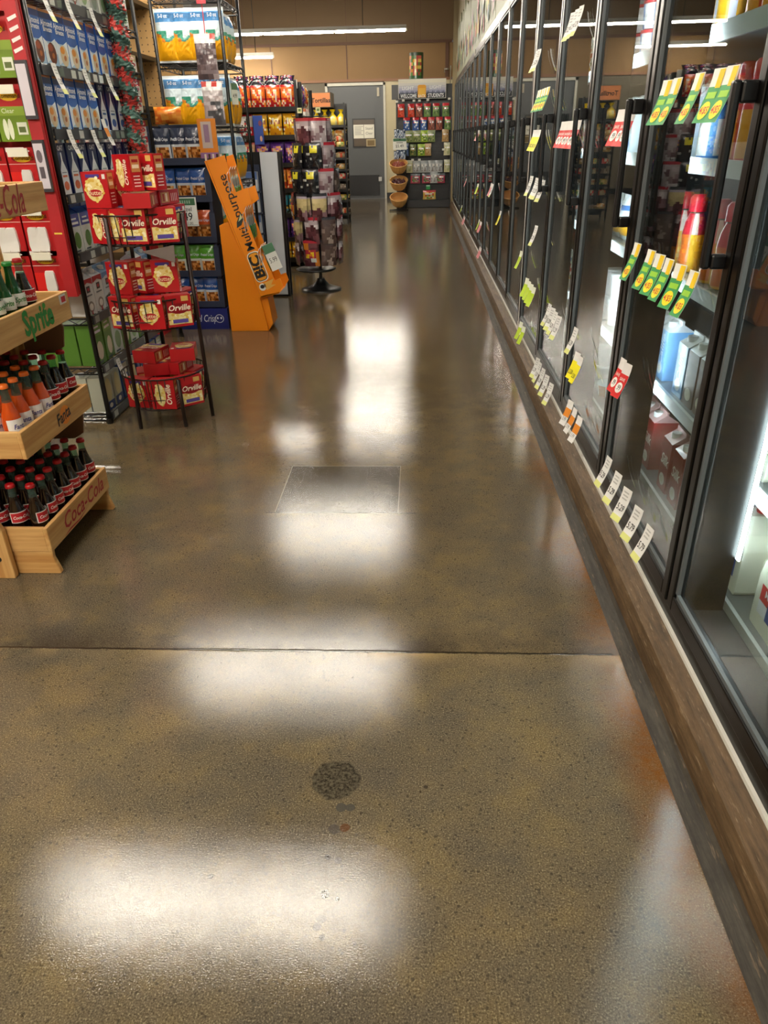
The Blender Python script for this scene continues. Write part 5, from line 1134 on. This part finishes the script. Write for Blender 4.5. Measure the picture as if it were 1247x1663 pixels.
for i in range(4): P_ch['dark'].put((GX1-.13-i*.17, GY+.10, 2.055-.05), 'dark snack bag lying on top of the chip unit, %s from aisle' % NTH[i], 'dark snack bags on top', .1*i, rx=-.9, sc=(1, 1, .7))
b = MB(); b.box(-1.95, GY-.025, 1.40, -1.84, GY-.015, 1.70, '#2c4c9c'); b.ell(front(GY-.025), -1.87, 1.62, .02, .03, '#7c4458', .001); b.ell(front(GY-.025), -1.87, 1.46, .015, .03, '#c8a088', .001)
tag(b.build('shelf_banner', 'carton'), 'dark blue cardboard side banner left of the yellow chip bags', 'banner')
b = MB(); b.box(-1.98, GY+.30, 1.98, -1.45, GY+.31, 2.07, '#d0ccc4'); tag(b.build('shelf_header', 'paper'), 'blank pale strip at the top of the black chip unit', 'header strip')
# hanging wares on the aisle side of it
for j, z in enumerate((1.80, 1.52, 1.24, .96, .68, .40)):
    for i in range(3):
        k = ['silver', 'purple', 'orange', 'yellow', 'purple', 'dark'][(j+i) % 6]
        P_ch[k].put((GX1-.045, GY+.52+i*.27, z+.0), '%s, aisle side of chip unit, %s row, %s from near' % (WC[k], NTH[j], NTH[i]), 'chip bags facing the aisle', PI/2+random.uniform(-.15, .15))
q = random.Random(44)
for i in range(6):
    b = MB(); b.box(-.012, -.012, 0, .012, .012, .13, q.choice(['#c83c40', '#e8e0d8', '#8a4a5c', '#d87a4c'])); b.box(-.014, -.014, .05, .014, .014, .10, '#e8e4dc')
    tag(b.build('snack_stick_pack', 'foil', loc=(-1.30, GY-.3+i*.06-.0, 1.62)), 'narrow stick pack clipped at the chip unit corner, %s from near end' % NTH[i], 'stick pack', 'stick packs')
b = MB(); b.tube([(-1.41, GY-.35, 1.615), (-1.30, GY-.35, 1.612), (-1.30, GY+.08, 1.612)], .006, 5).box(-1.32, GY-.34, 1.606, -1.28, GY+.06, 1.619).tube([(-1.41, GY+.02, 1.612), (-1.30, GY+.02, 1.612)], .005, 5)
b.build('clip_rail', 'black', [o for o in bpy.data.objects if o.name == 'chip_gondola'][0])

# ================================================================== tortilla rack
TX0, TX1, TY = -1.95, -1.33, 14.5
t = thing('tortilla_rack', 'black rack of tortilla packs with orange Tortillas sign box', 'shelf rack')
for x in (TX0, TX1-.03):
    MB().box(x, TY, 0, x+.03, TY+.03, 2.0).box(x, TY+.42, 0, x+.03, TY+.45, 2.0).build('post', 'black', t)
TLv = [1.64, 1.295, 1.12, .93, .77, .59, .41, .18]
for z in TLv: MB().box(TX0, TY, z-.025, TX1, TY+.45, z).box(TX0, TY-.01, z-.025, TX1, TY, z+.015).build('shelf', 'black', t)
MB().box(TX0, TY+.45, .05, TX1, TY+.46, 2.0).build('back_panel', 'black', t)
sb = MB().box(-1.95, TY-.01, 1.935, -1.565, TY+.5, 2.165, '#7a6a55').build('sign_box', 'paper', t)
b = MB(); F = front(TY-.011); b.rect(F, -1.95, 1.945, -1.58, 2.155, '#d2824e', .001); b.rect(F, -1.58, 1.935, -1.565, 2.165, '#3c3630', .001); b.text(F, 'Tortillas', -1.745, 2.04, .10, '#2c221c', .002, .025); b.build('black_lettering', 'paper', sb)
for i in range(4): P_lem.put((TX0+.10+i*.145, TY+.12+.03*(i % 2), 1.642), 'yellow gathered bread bag on the top shelf of the tortilla rack, %s from the left' % NTH[i], 'yellow bread bags')
for j, z in enumerate(TLv[1:]):
    for i in range(3):
        for up in range(1 if j != 0 else 3):
            P_to[(j+i*2+up) % 5].put((TX0+.13+i*.19+q.uniform(-.01, .01), TY+.13, z+.002+up*.092), 'tortilla pack, %s shelf of tortilla rack, %s from left%s' % (NTH[j+1], NTH[i], ', %s in pile' % NTH[up] if j == 0 else ''), 'tortilla packs', q.uniform(-.5, .8), sc=(.88, .88, 1.15))

# ================================================================== snack rack at the end of the aisle
EX0, EX1, EY = -.525, .70, 17.82
t = thing('slat_rack', 'black slatted snack rack standing at the end of the coolers', 'display rack')
b = MB(); b.box(EX0, EY+.33, .0, EX1, EY+.37, 2.22); b.box(-.62, EY+.32, 2.17, EX1, EY+.37, 2.45); b.build('slat_panel', 'black', t)
b = MB(); [b.box(EX0+.01, EY+.318, .32+k*.075, EX1-.01, EY+.33, .375+k*.075) for k in range(24)]; b.build('slats', 'kick', t)
MB().box(EX0, EY-.05, 0, EX1, EY+.33, .165).build('base', 'kick', t, bevel=.008)
MB().box(EX1-.03, EY-.0, .16, EX1, EY+.33, 2.2).build('side_panel', 'black', t); MB().box(EX0, EY+.2, .16, EX0+.02, EY+.33, 2.2).build('side_panel', 'black', t)
# header sign
b = MB(); b.box(-.465, EY-.03, 2.165, .555, EY-.015, 2.53, '#d8d4c8'); F = front(EY-.03); W0, W1 = -.455, .545
for k, c in enumerate(['#e8e2cf', '#dcd8d0', '#c8c6cc', '#b4b2c4', '#a0a0bc', '#8a8cae']): b.rect(F, W0, 2.50-k*.045-.045, W1, 2.522-k*.045 if k == 0 else 2.50-k*.045, c, .001)
b.rect(F, W0, 2.172, W1, 2.265, '#23242e', .0016)
for k in range(34):
    x = W0+.015+k*.0295; h = .03+.045*abs(math.sin(k*2.3)); b.poly(F, [(x-.016, 2.25), (x+.016, 2.25), (x, 2.25+h)], '#2c3442', .0018)
b.poly(F, [(-.05, 2.185), (.13, 2.185), (.13, 2.40), (.10, 2.42), (-.02, 2.42), (-.05, 2.40)], '#e8a020', .003); b.rect(F, -.03, 2.22, .11, 2.36, '#f0b838', .0035); b.text(F, 'BACK', .04, 2.21, .075, '#f4ecd8', .0045, .02, 0, 0, .8)
b.text(F, 'WELCOME', -.245, 2.217, .10, '#ffffff', .004, .012, 0, 0, .72); b.text(F, 'STUDENTS', .337, 2.217, .10, '#ffffff', .004, .012, 0, 0, .70)
b.text(F, 'LIGHT', -.26, 2.36, .09, '#f6f4ee', .003, .01); b.text(F, 'LIGHT', .33, 2.37, .09, '#f6f4ee', .003, .01)
tag(b.build('header_sign', 'paper'), 'WELCOME BACK STUDENTS sign with pine silhouettes on top of the snack rack', 'sign')
b = MB(); cc = lambda a, z: q.choice(['#b83c38', '#d8a030', '#5c8a3c', '#3c6a34', '#c85a50', '#e0c860']) if .03 < z < .40 and a > .5 else '#2c5a30'
b.lathe([(.15, 0), (.15, .06), (.15, .12), (.15, .18), (.15, .24), (.15, .30), (.15, .36), (.15, .42), (.15, .48)], 24, colf=lambda a, z: '#24401f' if (a > .86 or a < .5 or z > .44) else cc(a, z))
o = b.build('produce_drum', 'carton', loc=(-.08, EY+.15, 2.535)); tag(o, 'tall round drum printed with fruit and leaves standing on the snack rack', 'printed drum')
WP = {'redorange': 'orange-red pouch', 'redgreen': 'red-topped green pouch', 'redblue': 'red-topped blue pouch', 'redbrown': 'red-topped brown pouch', 'olive': 'olive pouch', 'lime': 'lime green pouch', 'tan': 'tan pouch', 'greenbrown': 'dark green pouch', 'clear': 'clear grey pouch', 'cream': 'cream coloured pouch', 'mix': 'mixed candy bag', 'fruit': 'fruit snack bag', 'bluew': 'blue and white pouch'}
erows = [(1.83, [(-.41, 'redorange'), (-.19, 'redorange'), (-.02, 'redbrown'), (.16, 'redgreen'), (.35, 'redgreen'), (.56, 'redgreen')]), (1.57, [(-.29, 'redblue'), (-.09, 'redblue'), (.08, 'redblue'), (.25, 'redbrown'), (.42, 'redbrown'), (.61, 'redgreen')]),
         (1.34, [(-.44, 'bluew'), (-.25, 'olive'), (-.07, 'olive'), (.10, 'lime'), (.24, 'olive'), (.56, 'tan')]), (1.07, [(-.45, 'bluew'), (-.32, 'bluew'), (-.15, 'greenbrown'), (.03, 'lime'), (.18, 'tan'), (.61, 'cream')]),
         (.73, [(-.24, 'cream'), (-.07, 'clear'), (.10, 'clear'), (.27, 'clear'), (.43, 'clear'), (.62, 'cream')]), (.51, [(-.10, 'mix'), (.16, 'mix'), (.32, 'clear'), (.46, 'mix')]), (.165, [(.22, 'fruit')])]
for j, (z, rw) in enumerate(erows):
    for i, (x, k) in enumerate(rw): P_po[k].put((x, EY+.06, z-.008), '%s on the snack rack, %s row, %s from left' % (WP[k], NTH[j], NTH[i]), 'snack pouches on the slatted rack', q.uniform(-.08, .08), sc=(1.14, 1, 1.06))
b = MB()
for z, rw in erows[:-1]:
    for x, k in rw:
        zt = z+(.24 if z > .6 else .20); b.tube([(x, EY+.32, zt-.01), (x, EY+.03, zt-.01)], .004, 4)
b.build('peg_hook', 'black', t)
for i, (x, z) in enumerate([(-.50, 2.12), (-.36, 2.14), (-.13, 2.13), (-.01, 2.13), (.17, 2.14), (.63, 2.15), (-.16, .985), (-.01, .985), (.52, 1.18)]):
    b = MB(); b.box(-.028, -.003, -.02, .028, .003, .02, '#dcd8cc'); tag(b.build('hook_label', 'paper', loc=(x, EY+.0, z)), 'tiny white hook label on the snack rack, %s counting from the top left' % NTH[i], 'price label', 'white hook labels')
b = MB(); b.box(-.045, -.003, -.045, .045, .003, .045, '#2c9a4a').rect(front(-.003), -.04, .02, .04, .042, '#c8dccc', .001); tag(b.build('hook_label', 'paper', loc=(.19, EY+.05, .42)), 'green square label above the lowest fruit snack bag', 'price label')
b = MB(); b.box(-.57, EY-.70, 1.20, -.285, EY-.694, 1.42, '#e2e0d4'); F = front(EY-.70); b.rect(F, -.565, 1.36, -.29, 1.415, '#3c6a48', .001); b.text(F, '$5.49', -.43, 1.27, .085, '#4a4a46', .001, .008, 0, 0, .9); b.rect(F, -.50, 1.327, -.36, 1.343, '#6a6a64', .001)
b.tube([(-.43, EY-.69, 1.38), (-.43, EY-.55, 1.40)], .005, 4, '#555555')
tag(b.build('price_sign', 'paper'), 'white price sign with green top in front of the snack rack', 'price sign')
# baskets on a wire stand
BY = 17.15
t = thing('wicker_stand', 'black wire stand holding three wicker baskets left of the snack rack', 'display stand')
b = MB(); b.tube([(-.30, BY+.18, .02), (-.30, BY+.18, 1.40), (-.43, BY-.05, 1.40)], .012, 6).tube([(-.30, BY+.18, .02), (-.66, BY-.08, .02), (-.66, BY-.10, -.0+.015), (-.25, BY-.12, .02)], .012, 6)
for z in (.77, .44, .10): b.tube([(-.455+.12*math.cos(k*PI/8), BY+.12*math.sin(k*PI/8), z) for k in range(16)], .006, 4, closed=True).tube([(-.30, BY+.18, z), (-.37, BY+.09, z)], .006, 4)
b.build('wire_frame', 'black', t)
for j, z0 in enumerate((.76, .43, .095)):
    w = thing('wicker_basket', ['round wicker basket of red-brown bulbs, top of the three', 'round wicker basket of dark bulbs, middle of the three', 'empty round wicker basket, lowest of the three'][j], 'basket', (-.455, BY, z0), 'wicker baskets' if False else None)
    b = MB(); n = 44
    prof = [(.07, .0), (.11, .02), (.15, .07), (.178, .14), (.192, .20), (.184, .20), (.17, .14), (.142, .075), (.10, .03), (.0, .022)]
    vs = []; fs = []
    for ri, (r, z) in enumerate(prof):
        for k in range(n):
            rrr = r*(1+(.022 if k % 2 else -.01)) if ri < 5 else r
            vs.append((rrr*math.cos(2*PI*k/n), rrr*math.sin(2*PI*k/n), z))
    fs = [(i*n+k, i*n+(k+1) % n, (i+1)*n+(k+1) % n, (i+1)*n+k) for i in range(len(prof)-1) for k in range(n)]+[tuple(range(n))[::-1]]
    b.add(vs, fs); b.build('bowl', 'wicker', w); w.rotation_euler.x = .42
    b = MB(); b.tube([(.19*math.cos(k*PI/18), .19*math.sin(k*PI/18), .203) for k in range(36)], .013, 6, closed=True); b.build('rim', 'wicker', w)
def bulb(c):
    b = MB(); b.lathe([(.008, 0), (.035, .012), (.045, .04), (.035, .07), (.012, .09), (.006, .115)], 10, col=c); return Proto('shallot', 'vegetable', [('shallot', b.mesh('shallot', 'plast'))])
PBu = [bulb('#8a3c28'), bulb('#4a2226')]
for j, z0 in enumerate((.76, .43)):
    for i in range(11):
        a = i*2.4; r = .035*math.sqrt(i)*1.05
        yy, zz = r*math.sin(a), .12+.025*(11-i)/11; PBu[j].put((-.455+r*math.cos(a), BY+yy*math.cos(.42)-zz*math.sin(.42), z0+zz*math.cos(.42)+yy*math.sin(.42)-.02), '%s bulb in %s wicker basket, %s from middle outward' % (['red-brown', 'dark purple'][j], ['top', 'middle'][j], NTH[i]), 'bulbs in the wicker baskets', a, rx=q.uniform(-.6, .6))
b = MB(); b.pillow(.11, .16, .04, lambda u, v: q.choice(['#8a96a8', '#3c4658', '#c8d0d8'])); PS = Proto('snack_pouch', 'snack pouch', [('snack_pouch', b.mesh('snack_pouch', 'foil'))])
for i, (x, z) in enumerate([(-.49, 1.43), (-.36, 1.42), (-.50, 1.02), (-.36, 1.02)]): PS.put((x, BY+.02, z), 'small blue and silver pouch around the price sign above the wicker baskets, %s' % NTH[i], 'blue silver pouches')
